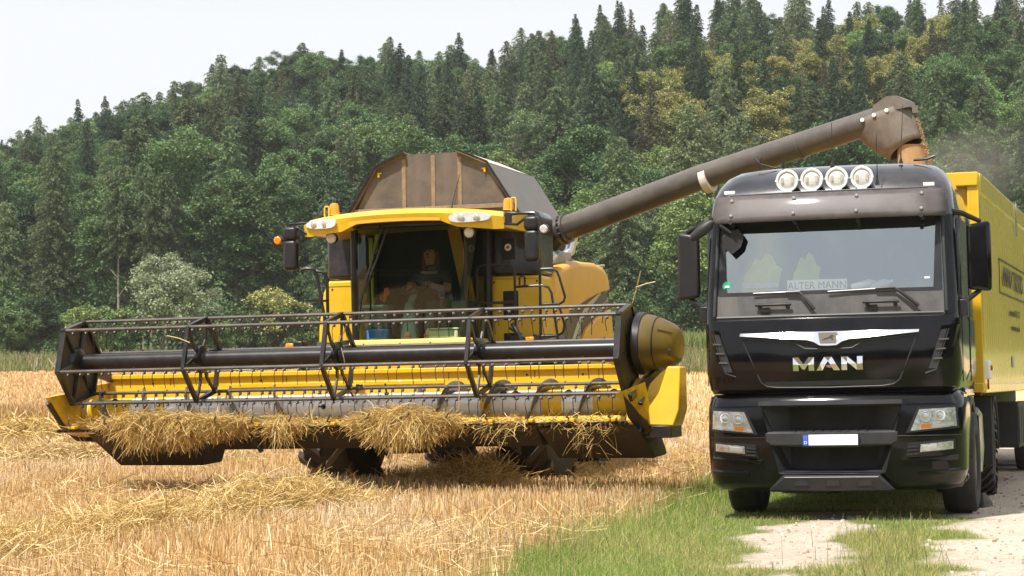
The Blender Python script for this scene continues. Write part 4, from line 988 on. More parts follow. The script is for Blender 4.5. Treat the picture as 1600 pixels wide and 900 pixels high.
q = MB(); q.tube([(x, yc(x,1.925)-.001, 1.925) for x in np.linspace(-1.17,1.17,24)], .004, 5); q.build('panel_gap', M['dark'], tk)
# wipers, grab handles
for pts, arm in (([(-.72,2.185),(-.27,2.19)], [(-.40,2.19),(-.27,2.185),(-.20,2.10),(-.13,2.015)]), ([(.0,2.18),(.63,2.20)], [(.45,2.2),(.63,2.20),(.72,2.13),(.85,2.02)])):
    q = MB(); q.tube([(x, yc(x,z)-.03, z) for x, z in pts], .009, 6); w = q.build('windscreen_wiper', M['frame_black'], tk)
    q = MB(); q.tube([(x, yc(x,z)-.045, z) for x, z in arm], [.008,.011,.015,.02], 7); q.build('wiper_arm', M['frame_black'], w)
for x0, x1 in ((-.70,-.35),(.33,.67)):
    q = MB(); z = 2.07; q.tube([(x0,yc(x0,z)-.045,z),(x1,yc(x1,z)-.045,z)], .014, 8)
    for x in (x0+.04, x1-.04): q.box((x,yc(x,z)-.02,z-.01),(.03,.05,.05))
    q.box(((x0+x1)/2-.08,yc(0,z)-.012,z-.05),(.09,.02,.05)); q.build('grab_handle', M['plastic'], tk, bevel=.004)
# bumper
zb = [c[0] for c in BUM]
zb = sorted(set(zb + [.46, 1.12])); 
xin = lambda z: .505 + (.675-.505)*(z-.46)/(1.12-.46)
rows = []
for z in zb:
    w, f0, r, b = interp(BUM, z); xc = w - r
    u_in = xin(min(max(z,.3),1.2))/xc
    fr2 = [-1,-.93,-.86,-.8*1+0*u_in] ; fr2 = list(np.linspace(-1,-u_in,5)) + list(np.linspace(-u_in,u_in,7))[1:-1] + list(np.linspace(u_in,1,5))
    rows.append(section(BUM, z, fr2, .95))
nS = len(rows[0]); a0 = 10+4; a1 = a0 + 6
ja, jb = zb.index(.46), zb.index(1.12)
bump = shell(rows, lambda j, k: not (ja <= j < jb and a0 <= k < a1), 'bumper', M['truck_black'], tk)
q = MB(); q.add([tuple(p) for p in rows[-1]], [tuple(range(nS))]); q.build('bumper_top', M['plastic'], tk, smooth=0)
# recess: sloping cheeks, meshes, bars
q = MB()
for s in (-1,1):
    q.add([(s*.675,yb(.675,1.12)-.004,1.12),(s*.505,yb(.505,.46)-.004,.46),(s*.395,.26,.46),(s*.415,.26,1.12)], [(0,1,2,3)])
q.add([(-.675,.0,1.12),(.675,.0,1.12),(.415,.26,1.12),(-.415,.26,1.12)], [(0,1,2,3)]); q.add([(-.505,.01,.465),(.505,.01,.465),(.395,.26,.49),(-.395,.26,.49)], [(0,1,2,3)])
q.build('recess_cheek', M['plastic_grey'], bump, smooth=0)
q = MB(); q.box2((-.42,.25,.86),(.42,.27,1.10)); q.build('upper_grille', M['mesh_grille'], bump)
q = MB(); q.box2((-.41,.24,.47),(.41,.26,.71)); q.build('lower_grille', M['mesh_grille'], bump)
q = MB(); q.rings([[(u*.68, -.015+.02*u*u, 1.145),(u*.68,-.02+.02*u*u,1.105),(u*.66,.05,1.085),(u*.66,.1,1.12)] for u in np.linspace(-1,1,9)], closed=False); q.build('upper_bar', M['plastic_grey'], bump, smooth=30)
q = MB(); q.rings([[(u*.60,.0+.05*u*u,.715),(u*.615,-.012+.05*u*u,.73),(u*.625,-.012+.05*u*u,.835),(u*.62,.01+.04*u*u,.85),(u*.44,.22,.872),(u*.44,.24,.70)] for u in np.linspace(-1,1,9)], closed=False); mb_ = q.build('step_bar', M['plastic_grey'], bump, smooth=30)
q = MB()
for k in range(9): q.box((-.34+k*.085,.1,.868),(.008,.2,.015))
q.build('step_rib', M['plastic'], mb_)
q = MB(); q.rings([[(-.50,-.01,.462),(-.46,-.014,.452),(.46,-.014,.452),(.50,-.01,.462)],[(-.47,.2,.475),(-.44,.2,.475),(.44,.2,.475),(.47,.2,.475)]], closed=False); q.build('lip_tread', M['scuttle'], bump)
# lower lip
q = MB(); q.rings([[(-.46,-.012,.44),(.46,-.012,.44),(.60,.0,.30),(.58,.05,.28),(-.58,.05,.28),(-.60,.0,.30)],[(-.44,-.035,.42),(.44,-.035,.42),(.575,-.03,.305),(.56,-.02,.29),(-.56,-.02,.29),(-.575,-.03,.305)]], caps=(False,True)); lip = q.build('bumper_lip', M['plastic'], bump, smooth=0, bevel=.006)
q = MB()
for x in (-.28,.02,.32): q.prism([(x-.07,.34),(x+.07,.34),(x+.05,.39),(x-.05,.39)],'y',-.04,-.03)
q.build('lip_opening', M['dark'], lip, smooth=0)
q = MB(); q.box2((-.7,.5,.27),(.7,.9,.33)); q.box2((-.5,.25,.26),(-.1,.5,.30)); q.build('under_tray', M['dark'], tk)
# number plate
q = MB(); q.box((.005,-.028,.765),(.535,.014,.125)); pl = q.build('plate_holder', M['plastic'], tk, bevel=.004)
q = MB(); q.box((.03,-.038,.772),(.465,.006,.1)); q.build('number_plate', M['white'], pl, bevel=.002)
q = MB(); q.box((-.232,-.0381,.772),(.05,.006,.1)); q.build('plate_country_band', M['eu_blue'], pl)
text_mesh('country_letter', 'D', .042, M['white'], pl, place(FRONT, (-.232,-.0425,.748)), .0005)
q = MB()
for k in range(12):
    a = k*math.pi/6; q.box((-.232+.014*math.cos(a),-.0425,.795+.014*math.sin(a)),(.004,.001,.004))
q.build('plate_stars', M['amber'], pl)
# headlights and fog lamps on the corners
for s in (-1,1):
    quad = [(s*1.165,.885),(s*.745,.845),(s*.83,1.045),(s*1.155,1.06)]
    q = MB(); q.patch([(s*1.185,.865),(s*.70,.825),(s*.815,1.065),(s*1.17,1.08)], yb, .006, 12, 6, .0); hl = q.build('headlight', M['plastic'], tk, smooth=50)
    q = MB(); q.patch(quad, yb, .010, 12, 6); q.build('headlight_reflector', M['lamp_inner'], hl, smooth=50)
    for x, z, r_ in ((1.02,.985,.05),(.89,.975,.052)):
        q = MB(); q.mat(0).lathe([(r_,.0),(r_*.85,.006),(r_*.7,.0)], (s*x,yb(x,z)-.018,z), (0,-1,0), 20); q.mat(1).lathe([(r_*.66,.001),(r_*.3,.005),(.006,.008)], (s*x,yb(x,z)-.018,z), (0,-1,0), 20); q.build('headlight_bowl', [M['lamp_white'], M['reflector']], hl)
    q = MB(); q.patch([(s*.93,.872),(s*.84,.865),(s*.845,.905),(s*.935,.91)], yb, .014, 4, 2); q.build('indicator', M['amber'], hl)
    q = MB(); q.patch([(s*1.14,.895),(s*.95,.88),(s*.95,.91),(s*1.14,.92)], yb, .013, 4, 2); q.build('day_light_strip', M['lamp_white'], hl)
    q = MB(); q.patch(quad, yb, .030, 12, 6); q.build('headlight_glass', M['clear_lens'], hl, smooth=50)
    q = MB(); q.patch([(s*1.15,.665),(s*.70,.61),(s*.72,.735),(s*1.15,.765)], yb, .006, 10, 4); fg = q.build('fog_lamp', M['plastic'], tk, smooth=50)
    q = MB(); q.patch([(s*1.13,.672),(s*.83,.645),(s*.835,.718),(s*1.13,.745)], yb, .010, 8, 3); q.build('fog_reflector', M['lamp_inner'], fg, smooth=50)
    q = MB(); q.patch([(s*.98,.675),(s*.85,.66),(s*.855,.705),(s*.98,.72)], yb, .014, 6, 3); q.build('fog_bulb', M['lamp_white'], fg)
    q = MB(); q.patch([(s*1.13,.672),(s*.83,.645),(s*.835,.718),(s*1.13,.745)], yb, .024, 8, 3); q.build('fog_glass', M['clear_lens'], fg, smooth=50)
    q = MB()
    for z in (.635,.67,.70): q.bar((s*.815,yb(.815,z)-.02,z),(s*.72,yb(.72,z)-.02,z-.006),.02,.012)
    q.build('fog_grille', M['plastic_grey'], fg)
    # sculpted ridges in the bumper corner
    for zz0, xo, xi2 in ((.60,1.17,.66),(.475,1.18,.80)):
        q = MB(); q.rings([[(s*x, yb(x,zz0)-d, zz0+dz-.03*(x-xo)*-1*.0 - .05*(xo-x)) for x in np.linspace(xo,xi2,9)] for d, dz in ((-.002,.02),(.022,.0),(.018,-.012),(-.002,-.03))], closed=False); q.build('bumper_ridge', M['truck_black'], bump, smooth=50)
    q = MB(); q.tube([(s*x, yb(x,.80)-.003, .80-.0*(x)) for x in np.linspace(.62,1.235,14)], .004, 5); q.build('bumper_joint', M['dark'], bump)
    q = MB(); q.patch([(s*1.16,1.10),(s*.70,1.10),(s*.80,1.165),(s*1.13,1.175)], yb, .012, 8, 3, .012); q.build('bumper_shoulder', M['truck_black'], bump, smooth=50)
# cab sides: doors, windows, steps, arches
for s in (-1,1):
    q = MB(); q.prism([(.42,2.12),(.50,2.86),(1.35,2.88),(1.38,2.10)], 'x', s*1.19, s*1.226 if s > 0 else s*1.226); q.build('side_window', M['side_glass'] if False else M['black_gloss'], tk, smooth=0)
    q = MB(); q.box2((s*1.222,1.42,1.6),(s*1.232,1.52,1.75)); q.build('door_handle', M['plastic'], tk, bevel=.004)
    q = MB(); q.tube([(s*1.224,.36,1.3),(s*1.226,.40,2.0),(s*1.215,.52,2.9)], .006, 5); q.tube([(s*1.228,1.45,1.3),(s*1.224,1.45,2.9)], .006, 5); q.build('door_joint', M['dark'], tk)
    q = MB(); q.box2((s*1.0,.42,.34),(s*1.22,.92,1.20)); q.box2((s*1.02,.5,.36),(s*1.235,.9,.42)); q.build('door_step', M['truck_black'], tk, bevel=.02)
    arch = [(1.45+.62*math.cos(a), .50+.66*math.sin(a)) for a in np.linspace(math.pi, 0, 13)]; arch2 = [(1.45+.54*math.cos(a), .50+.58*math.sin(a)) for a in np.linspace(0, math.pi, 13)]
    q = MB(); q.prism(arch + arch2, 'x', s*.88, s*1.235); q.build('wheel_arch', M['plastic_grey'], tk, bevel=.01)
    q = MB(); q.box2((s*.95,.95,1.14),(s*1.20,2.28,1.24)); q.box2((s*1.0,2.0,.35),(s*1.19,2.3,1.2)); q.build('cab_sill', M['truck_black'], tk, bevel=.02)
# main mirrors
for s in (-1,1):
    xm = 1.425 if s < 0 else 1.395
    q = MB(); q.tube([(s*1.15,.42,2.93),(s*1.25,.48,2.91),(s*(xm+.02),.55,2.83)], [.03,.028,.022], 8); q.build('upper_mirror_arm', M['plastic'], tk)
    q = MB(); q.tube([(s*1.2,.42,2.06),(s*1.28,.48,2.08),(s*(xm),.55,2.17)], [.045,.03,.025], 8); q.box((s*1.22,.40,2.0),(.14,.16,.16)); m = q.build('mirror_arm', M['plastic'], tk, bevel=.01)
    q = MB(); w = .115
    q.rings([[(s*(xm-w),.46,2.17),(s*(xm+w),.50,2.15),(s*(xm+w),.50,2.84),(s*(xm-w),.46,2.80)],[(s*(xm-w*.9),.60,2.19),(s*(xm+w*.95),.66,2.17),(s*(xm+w*.95),.66,2.82),(s*(xm-w*.9),.60,2.79)]], caps=(True,True)); q.build('mirror_housing', M['truck_black'] if s > 0 else M['plastic'], m, smooth=30, bevel=.04, seg=4)
    q = MB(); q.box((s*xm,.64,2.5),(.17,.012,.5)); q.build('mirror_glass', M['mirror_face'], m)
q = MB(); q.tube([(-1.12,.15,2.92),(-1.10,-.02,2.93)], .02, 8)
q.lathe([(.02,-.16),(.045,-.12),(.055,-.02),(.05,.07),(.02,.12)], (-1.16,-.05,2.815), (.55,.0,.42), 14); q.build('kerb_mirror', M['plastic_grey'], tk)
q = MB(); q.add([(-.99,.165,2.80),(-.86,.175,2.82),(-.81,.18,2.74),(-.84,.165,2.64),(-.93,.15,2.57),(-1.01,.145,2.66),(-1.02,.15,2.74)], [tuple(range(7))]); q.build('kerb_mirror_reflection', M['dark'], tk, smooth=0)  # dark sheet before the windscreen, standing in for the kerb mirror's reflection
q = MB(); q.tube([(-1.04,.14,2.86),(-.93,.155,2.78)], .02, 8); q.build('kerb_stem_reflection', M['dark'], tk)  # dark tube, the stem of that painted reflection
# chassis, fenders, wheels
q = MB(); q.box2((-.45,.5,.62),(-.35,6.3,.9)); q.box2((.35,.5,.62),(.45,6.3,.9)); q.box2((-.9,1.3,.42),(.9,1.6,.56)); q.box2((-.9,4.95,.42),(.9,5.2,.56)); q.box2((-.6,4.3,.9),(.6,5.6,1.15)); q.box2((-1.15,2.45,.32),(-.6,3.9,.95)); q.box2((.62,2.45,.32),(1.15,3.95,.95)); q.build('chassis', M['dark'], tk, bevel=.03)
wheel(tk, -1.03, 1.45, .50, .50, .33, .29, 0, out=-1); wheel(tk, 1.10, 1.45, .50, .50, .34, .29, 0, out=1)
for s in (-1,1):
    wheel(tk, s*1.07, 5.05, .50, .50, .30, .29, 26, out=s); wheel(tk, s*.73, 5.05, .50, .50, .28, .29, 26, out=s)
    arch = [(5.05+.63*math.cos(a), .50+.63*math.sin(a)) for a in np.linspace(math.pi*1.02, -.02, 15)]; arch2 = [(5.05+.60*math.cos(a), .50+.60*math.sin(a)) for a in np.linspace(0, math.pi, 15)]
    q = MB(); q.prism(arch + arch2, 'x', s*.60, s*1.255); q.prism([(4.40,.35),(4.44,.35),(4.44,1.12),(4.40,1.12)], 'x', s*.62, s*1.25); q.build('mudguard', M['plastic_grey'], tk, bevel=.01, smooth=40)
    q = MB(); q.tube([(s*1.20,2.35,1.0),(s*1.22,2.6,.95),(s*1.22,2.75,.6),(s*1.2,2.7,.35)], .035); q.build('side_tube', M['steel'], tk)
# things on the dashboard: each lies there by itself
Rt = Matrix.Rotation(-R(TY), 3, 'Z')
def trot(p): return Vector(TO) + Rt @ Vector(p)
t = empty('name_board', trot((-.155,.33,2.195)), TY, .01); tag(t, 'white board reading ALTER MANN propped behind the truck windscreen', 'name board')
q = MB(); q.box((0,0,.058),(.58,.012,.115)); q.build('board', M['white'], t, bevel=.003)
text_mesh('board_lettering', 'ALTER MANN', .098, M['ink_grey'], t, place(FRONT, (0,-.008,.058)), .001, 1.02, .93)
for x, rz, w, lab in ((-.77,.15,1.0,'lime hi-vis vest hung on the seat nearest the left windscreen edge'),(-.33,-.25,.72,'narrower lime hi-vis vest hanging behind the ALTER MANN board')):
    t = empty('safety_vest', trot((x,.78,2.14)), TY, .01); t['label'] = lab; t['category'] = 'vest'; t['group'] = 'hi-vis vests behind the truck windscreen'
    q = MB(); V = []
    out_ = [(-.22,0),(.15,0),(.17,.14),(.21,.30),(.15,.34),(.11,.43),(.05,.46),(.0,.38),(-.05,.42),(-.10,.32),(-.16,.24),(-.19,.12)]
    q.rings([[(a*w, .03*math.sin(a*14), b_*1.02) for a, b_ in out_], [(a*w*.96, .05+.03*math.sin(a*14), b_*1.0) for a, b_ in out_]], caps=(True,True)); vs = q.build('vest_cloth', M['hivis'], t, smooth=60)
    q = MB(); q.prism([(-.19*w,.12),(.18*w,.12),(.185*w,.17),(-.18*w,.17)],'y',-.036,-.030); q.build('reflective_stripe', M['white'], t, smooth=0)
for x, y, tilt_, lab in ((.29,.40,-1.25,'clear water bottle lying on the dash right of the name board'),(.43,.44,-1.95,'second clear bottle with white cap lying nearest the steering wheel')):
    t = empty('water_bottle', trot((x,y,2.19)), TY, .01); t['label'] = lab; t['category'] = 'bottle'; t['group'] = 'bottles on the truck dashboard'
    d = Vector((math.cos(.25), .2, math.sin(.25)))
    q = MB(); q.lathe([(.02,-.13),(.045,-.125),(.048,.05),(.03,.09),(.016,.11)], (0,0,.06), d, 16); q.build('bottle_body', M['white'], t)
    q = MB(); q.lathe([(.018,.11),(.018,.135)], (0,0,.06), d, 12); q.build('cap', M['teal'] if x < .35 else M['white'], t)
q = MB(); q.lathe([(.045,0),(.045,.002)], (-.985,yc(.985,2.27)-.004,2.27), (0,-1,0), 24); st_ = q.build('emission_sticker', pmat('sticker_green',(.05,.42,.27),.5), ws)
q = MB(); q.box((-.985,yc(.985,2.26)-.008,2.262),(.045,.002,.02)); q.build('sticker_field', M['white'], ws)
q = MB(); q.box((.93,yc(.93,2.28)-.006,2.29),(.05,.002,.018)); q.build('toll_tag', M['white'], ws)

# ================================================================== TRAILER
tr = empty('tipper_trailer', (3.85,22.976,0), 18.0, .010); tag(tr, 'tall yellow grain trailer with lettered side coupled behind the black truck', 'trailer')
HX = 1.262; LEN = 13.4; ZB, ZT = 1.22, 3.54
q = MB(); q.box2((-HX+.02,.03,ZB),(HX-.02,.10,ZT-.1)); fw_ = q.build('front_wall', M['trailer'], tr)
q = MB(); 
for x in (-HX+.06,-.42,.42,HX-.06): q.box2((x-.06,-.05,ZB+.02),(x+.06,.04,ZT-.14))
q.box2((-HX,-.08,ZT-.15),(HX,.10,ZT)); q.box2((-HX,-.06,ZB-.04),(HX,.10,ZB+.06)); q.build('front_frame', M['trailer'], tr, bevel=.012)
q = MB(); q.prism([(-.42,1.3),(.42,1.3),(.3,3.4),(-.3,3.4)],'y',-.10,-.05); q.build('ram_cover', M['trailer'], tr, bevel=.02)
for s in (-1,1):
    rows = []
    n = 220
    q = MB(); xs_ = []
    for k in range(n+1):
        y = .10 + (LEN-.10)*k/n; xs_.append((y, .006*(1 if (k % 4) in (0,1) else 0)))
    q.rings([[(s*(HX-.012+dx), y, z) for y, dx in xs_] for z in (ZB+.02, 1.9, 2.6, ZT-.2)], closed=False)
    sd_ = q.build('side_wall', M['trailer_side'], tr, smooth=20)
    q = MB(); q.box2((s*(HX-.05),.08,ZT-.22),(s*(HX+.012),LEN,ZT)); q.box2((s*(HX-.06),.08,ZB-.05),(s*(HX+.012),LEN,ZB+.05)); q.build('side_rail', M['trailer_side'], tr, bevel=.01)
    for y in (4.6, 8.0, 11.4):
        q = MB(); q.box2((s*(HX+.012),y-.03,ZT-.40),(s*(HX+.03),y+.03,ZT+.02)); q.build('tarp_bracket', M['rim_grey'], tr)
q = MB(); q.box2((-HX+.02,LEN-.06,ZB),(HX-.02,LEN,ZT)); q.build('tail_gate', M['trailer'], tr)
q = MB(); q.box2((-HX+.04,.1,ZB),(HX-.04,LEN-.06,ZB+.05)); q.build('load_floor', M['trailer'], tr)
q = MB(); q.box2((-.5,.3,.95),(-.38,LEN,ZB-.05)); q.box2((.38,.3,.95),(.5,LEN,ZB-.05)); q.box2((-.9,8.5,.5),(.9,11.5,.65)); q.build('chassis', M['dark'], tr, bevel=.02)
for y in (8.6,9.9,11.2):
    for s in (-1,1): wheel(tr, s*1.05, y, .5, .5, .36, .29, 0, out=s)
q = MB(); q.box2((.8,4.4,.45),(1.25,6.2,1.02)); 
for k in range(6): q.box2((1.25,4.45+.3*k,.5),(1.262,4.65+.3*k,.97))
q.build('side_locker', M['plastic_grey'], tr, bevel=.02)
q = MB(); q.box2((.9,2.5,.3),(.98,2.6,1.2)); q.box2((.8,2.4,.26),(1.08,2.7,.3)); q.build('landing_leg', M['rim_grey'], tr, bevel=.01)
q = MB(); q.box2((HX-.02,.10,1.32),(HX+.05,.34,1.52)); sw = q.build('switch_box', M['white'], tr, bevel=.015)
q = MB(); q.lathe([(.03,0),(.025,.02)], (HX+.05,.22,1.44), (1,0,0), 14); q.tube([(HX+.02,.2,1.32),(HX+.02,.24,1.22),(HX-.1,.4,1.16)], .01); q.build('switch_knob', M['red'], sw)
q = MB(); q.box2((HX+.0,3.6,1.46),(HX+.009,3.85,1.6)); q.build('warning_label', M['white_band'], tr)
q = MB(); q.box((HX-.2,-.07,2.95),(.1,.05,.04)); q.lathe([(.02,0),(.02,.04)], (HX-.1,-.07,2.9), (0,-1,0), 8); q.build('hook', M['trailer'], tr, bevel=.008)
tz = 2.53
text_mesh('side_lettering', 'AMARA TRUCKS', .34, M['ink'], tr, Matrix.Translation((HX+.009,4.0,tz)) @ Mt, .002, 1.0, 1.18)
q = MB(); q.box2((HX,2.12,tz+.19),(HX+.009,6.2,tz+.203)); q.box2((HX,2.12,tz-.203),(HX+.009,6.2,tz-.19)); q.box2((HX,2.12,tz-.19),(HX+.009,2.14,tz+.19)); q.build('lettering_lines', M['ink'], tr)
text_mesh('web_lettering', 'www.amara-trucks.de', .11, M['ink'], tr, Matrix.Translation((HX+.009,4.2,1.95)) @ Mt, .001, 1.0, 1.3)
text_mesh('service_lettering', 'international 0551 / 235', .12, M['ink'], tr, Matrix.Translation((HX+.009,4.1,2.13)) @ Mt, .001, 1.0, 1.3)
# heap of grain in the trailer, falling grain, dust
gh = []
for j, y in enumerate(np.linspace(.12, LEN-.1, 28)):
    gh.append([(x, y, 2.9 + .42*math.exp(-((y-4.2)/1.6)**2-(x/1.1)**2) + .03*math.sin(7*x+5*y)) for x in np.linspace(-HX+.03,HX-.03,12)])
q = MB(); q.rings(gh, closed=False); o = q.build('grain_heap', M['grain'], tr, smooth=60); 
base = Vector(crot(tuple(SP(.55,-.14))))
q = MB(); n = 14
q.rings([[(base.x + (.17+.05*t_)*math.cos(a)+.07*t_, base.y + (.12+.05*t_)*math.sin(a), base.z - 1.1*t_) for a in np.linspace(0,2*math.pi,19)[:-1]] for t_ in np.linspace(0,1,n)], caps=(True,True))
o = q.build('grain_stream', M['grain'], smooth=60); tag(o, 'stream of tan wheat grain pouring from the spout into the trailer', 'grain', kind='stuff')
g = []; rg = np.random.default_rng(3)
pts = np.array([crot(tuple(SP(.65+.16*t_ , .18-.60*t_, 0))) for t_ in rg.random(260)]) + rg.normal(0,.012,(260,3)) + np.array([0.0,0,0])
V = []; F = []
for p in pts:
    b = len(V)
    for d in ((.008,0,0),(-.008,0,0),(0,.008,0),(0,-.008,0),(0,0,.011),(0,0,-.011)): V.append(tuple(p+np.array(d)))
    for f in ((0,2,4),(2,1,4),(1,3,4),(3,0,4),(2,0,5),(1,2,5),(3,1,5),(0,3,5)): F.append(tuple(b+i for i in f))
q = MB(); q.add(V, F); o = q.build('loose_grain', M['grain'], smooth=0); tag(o, 'loose grains spraying off the outer edge of the spout', 'grain', kind='stuff')
# a shoe at the edge of the track
t = empty('work_shoe', (4.88,22.0,0.0), -60); tag(t, 'dark worn lace-up shoe on the sandy rut at the right edge', 'shoe')
q = MB(); q.rings([[(x, y, .0) for x, y in ((-.15,-.04),(0,-.035),(.12,-.045),(.16,0),(.12,.045),(0,.04),(-.15,.04),(-.17,0))],[(x, y, .05) for x, y in ((-.15,-.045),(0,-.04),(.12,-.05),(.165,0),(.12,.05),(0,.045),(-.15,.045),(-.175,0))],[(x, y, z) for x, y, z in ((-.15,-.04,.10),(0,-.035,.11),(.10,-.035,.08),(.14,0,.07),(.10,.035,.08),(0,.035,.11),(-.15,.04,.10),(-.17,0,.10))],[(x, y, z) for x, y, z in ((-.15,-.035,.16),(-.05,-.03,.16),(.0,-.025,.13),(.03,0,.12),(.0,.025,.13),(-.05,.03,.16),(-.15,.035,.16),(-.16,0,.16))]], caps=(True,True)); q.build('shoe_upper', M['leather'], t, smooth=60)
q = MB(); q.prism([(-.18,-.045),(.0,-.042),(.13,-.052),(.175,0),(.13,.052),(.0,.046),(-.18,.045)],'z',-.01,.025); q.build('sole', M['plastic'], t, bevel=.006)
# ================================================================== TERRAIN
def smooth(t): t = np.clip(t, 0, 1); return t*t*(3-2*t)
RX = np.array([-260,-97,-82,-67,-51,-36,-24,-5,10,24,42,60,75,97,260.])
SKY = np.array([215,205,180,165,130,98,95,86,60,42,30,45,30,12,5.])
RZ = (602 - SKY)/8.25 + 1.33 - np.interp(RX, [-97,-59,-24,6,24,60,97], [13,7.5,9.5,10.4,7.5,8.5,10])
def ground_z(x, y):
    x = np.asarray(x, float); y = np.asarray(y, float)
    base = np.interp(y, [-50,30,47,120,170,222,800], [0,0,.22,1.75,3.1,4.7,5.2])
    base = base + np.where(y > 5, .035*(fbm(x, y, 2.2)-.5), 0)*np.clip((y-6)/6, 0, 1)*np.clip((60-y)/20, 0, 1)
    xr = x*400/np.maximum(y, 150)
    h = np.interp(xr, RX, RZ)
    t = np.clip((y-222)/(402-222), 0, 1)
    return base + (h-4.7)*np.where(y > 222, t**.9, 0)*1.0 + np.where(y > 222, 3.0*(fbm(x, y, 40)-.5)*np.minimum(1, t*6), 0)
def rutmask(x, y):
    """1 on bare sandy ruts"""
    n = (fbm(x, y, 1.1)-.5) + .75*(fbm(x*.6, y*1.2, .7)-.5)
    l = 1.85 + .21*(y-14.9); r = 3.78 + .215*(y-16)
    a = 1 - smooth((np.abs(x-l-.12*n)/.42 - .55 + 2.0*n)/.5)
    wr = np.where(x > r, 1.5, .58)
    b = 1 - smooth((np.abs(x-r)/wr - .55 + 1.5*n)/.5)
    return np.clip(np.maximum(a*np.clip(1.25-.0*y,0,1)*(y < 21.5), b), 0, 1)
def edge_x(y): return np.interp(y, [8,14.5,17.5,21.6,30,45,200], [-2.0,-.65,.0,.8,2.9,5.2,30])
def grassmask(x, y):
    n = (fbm(x*1.0, y*.6, 1.6)-.5)*1.6
    return smooth((x - edge_x(y) + n*.7)/.7 + .1)
def grid_mesh(name, xs, ys, mat_, colf=None):
    X, Y = np.meshgrid(xs, ys); Z = ground_z(X, Y)
    V = np.stack([X, Y, Z], -1).reshape(-1, 3); nx, ny = len(xs), len(ys)
    i = np.arange(nx-1)[None, :] + nx*np.arange(ny-1)[:, None]
    F = np.stack([i, i+1, i+nx+1, i+nx], -1).reshape(-1, 4)
    o = bulk(name, V, F, mat_, smooth=True)
    if colf:
        c = colf(X.ravel(), Y.ravel()); a = o.data.color_attributes.new('soil', 'FLOAT_COLOR', 'POINT')
        a.data.foreach_set('color', np.concatenate([c, np.ones((len(c),1))], 1).astype(np.float32).ravel())
    return o
def ground_mat():
    m, nt, N, L, B = nodes('ground_soil')
    at = N.new('ShaderNodeAttribute'); at.attribute_name = 'soil'
    tc = N.new('ShaderNodeTexCoord'); n1 = N.new('ShaderNodeTexNoise'); n1.inputs['Scale'].default_value = 14; n1.inputs['Detail'].default_value = 8; n1.inputs['Roughness'].default_value = .7
    L.new(tc.outputs['Object'], n1.inputs['Vector'])
    mr = N.new('ShaderNodeMapRange'); L.new(n1.outputs['Fac'], mr.inputs[0]); mr.inputs[1].default_value = .3; mr.inputs[2].default_value = .7; mr.inputs[3].default_value = .62; mr.inputs[4].default_value = 1.3
    mx = N.new('ShaderNodeVectorMath'); mx.operation = 'MULTIPLY'; L.new(at.outputs['Color'], mx.inputs[0]); L.new(mr.outputs[0], mx.inputs[1]); L.new(mx.outputs[0], B.inputs['Base Color'])
    B.inputs['Roughness'].default_value = .95; B.inputs['Specular IOR Level'].default_value = .15
    b = N.new('ShaderNodeBump'); b.inputs['Strength'].default_value = .6; b.inputs['Distance'].default_value = .03; L.new(n1.outputs['Fac'], b.inputs['Height']); L.new(b.outputs[0], B.inputs['Normal'])
    return m
def soilcol(x, y):
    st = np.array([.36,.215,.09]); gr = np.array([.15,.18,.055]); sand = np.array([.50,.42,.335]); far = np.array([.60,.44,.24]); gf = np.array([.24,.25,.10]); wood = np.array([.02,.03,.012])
    n = fbm(x, y, 3.0)[:, None]
    c = st*(0.8+.4*n)
    k = np.clip((y-40)/30, 0, 1)[:, None]; c = c*(1-k) + far*k*(.9+.2*n) + 0*c
    g = (grassmask(x, y)*(y < 60))[:, None]; c = c*(1-g) + gr*(.75+.5*n)*g
    # greenish regrowth patches in the stubble on the left
    pg = (smooth((vnoise(x, y*.5, 5)-.55)/.2)*(x < -4)*(y > 34)*(y < 46))[:, None]*.5; c = c*(1-pg) + np.array([.30,.32,.13])*pg
    r = rutmask(x, y)[:, None]*((y < 60)[:, None]); c = c*(1-r) + sand*(.7+.3*n+.35*fbm(x, y, .5)[:, None])*r
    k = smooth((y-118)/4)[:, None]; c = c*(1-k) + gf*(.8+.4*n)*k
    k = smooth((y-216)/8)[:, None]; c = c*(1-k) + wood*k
    return np.clip(c, 0, 1)
xs = np.unique(np.concatenate([np.linspace(-420,-40,30), np.linspace(-40,-9,50), np.linspace(-9,9,150), np.linspace(9,40,50), np.linspace(40,420,30)]))
ys = np.unique(np.concatenate([np.linspace(-60,9,24), np.linspace(9,34,210), np.linspace(34,70,70), np.linspace(70,226,60)]))
gm = ground_mat()
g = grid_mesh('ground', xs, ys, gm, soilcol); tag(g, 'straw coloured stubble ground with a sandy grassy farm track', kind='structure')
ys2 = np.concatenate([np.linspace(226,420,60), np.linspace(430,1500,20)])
hl = grid_mesh('hill', np.linspace(-700,700,120), ys2, gm, soilcol); tag(hl, 'dark wooded hillside rising to the right', kind='structure')

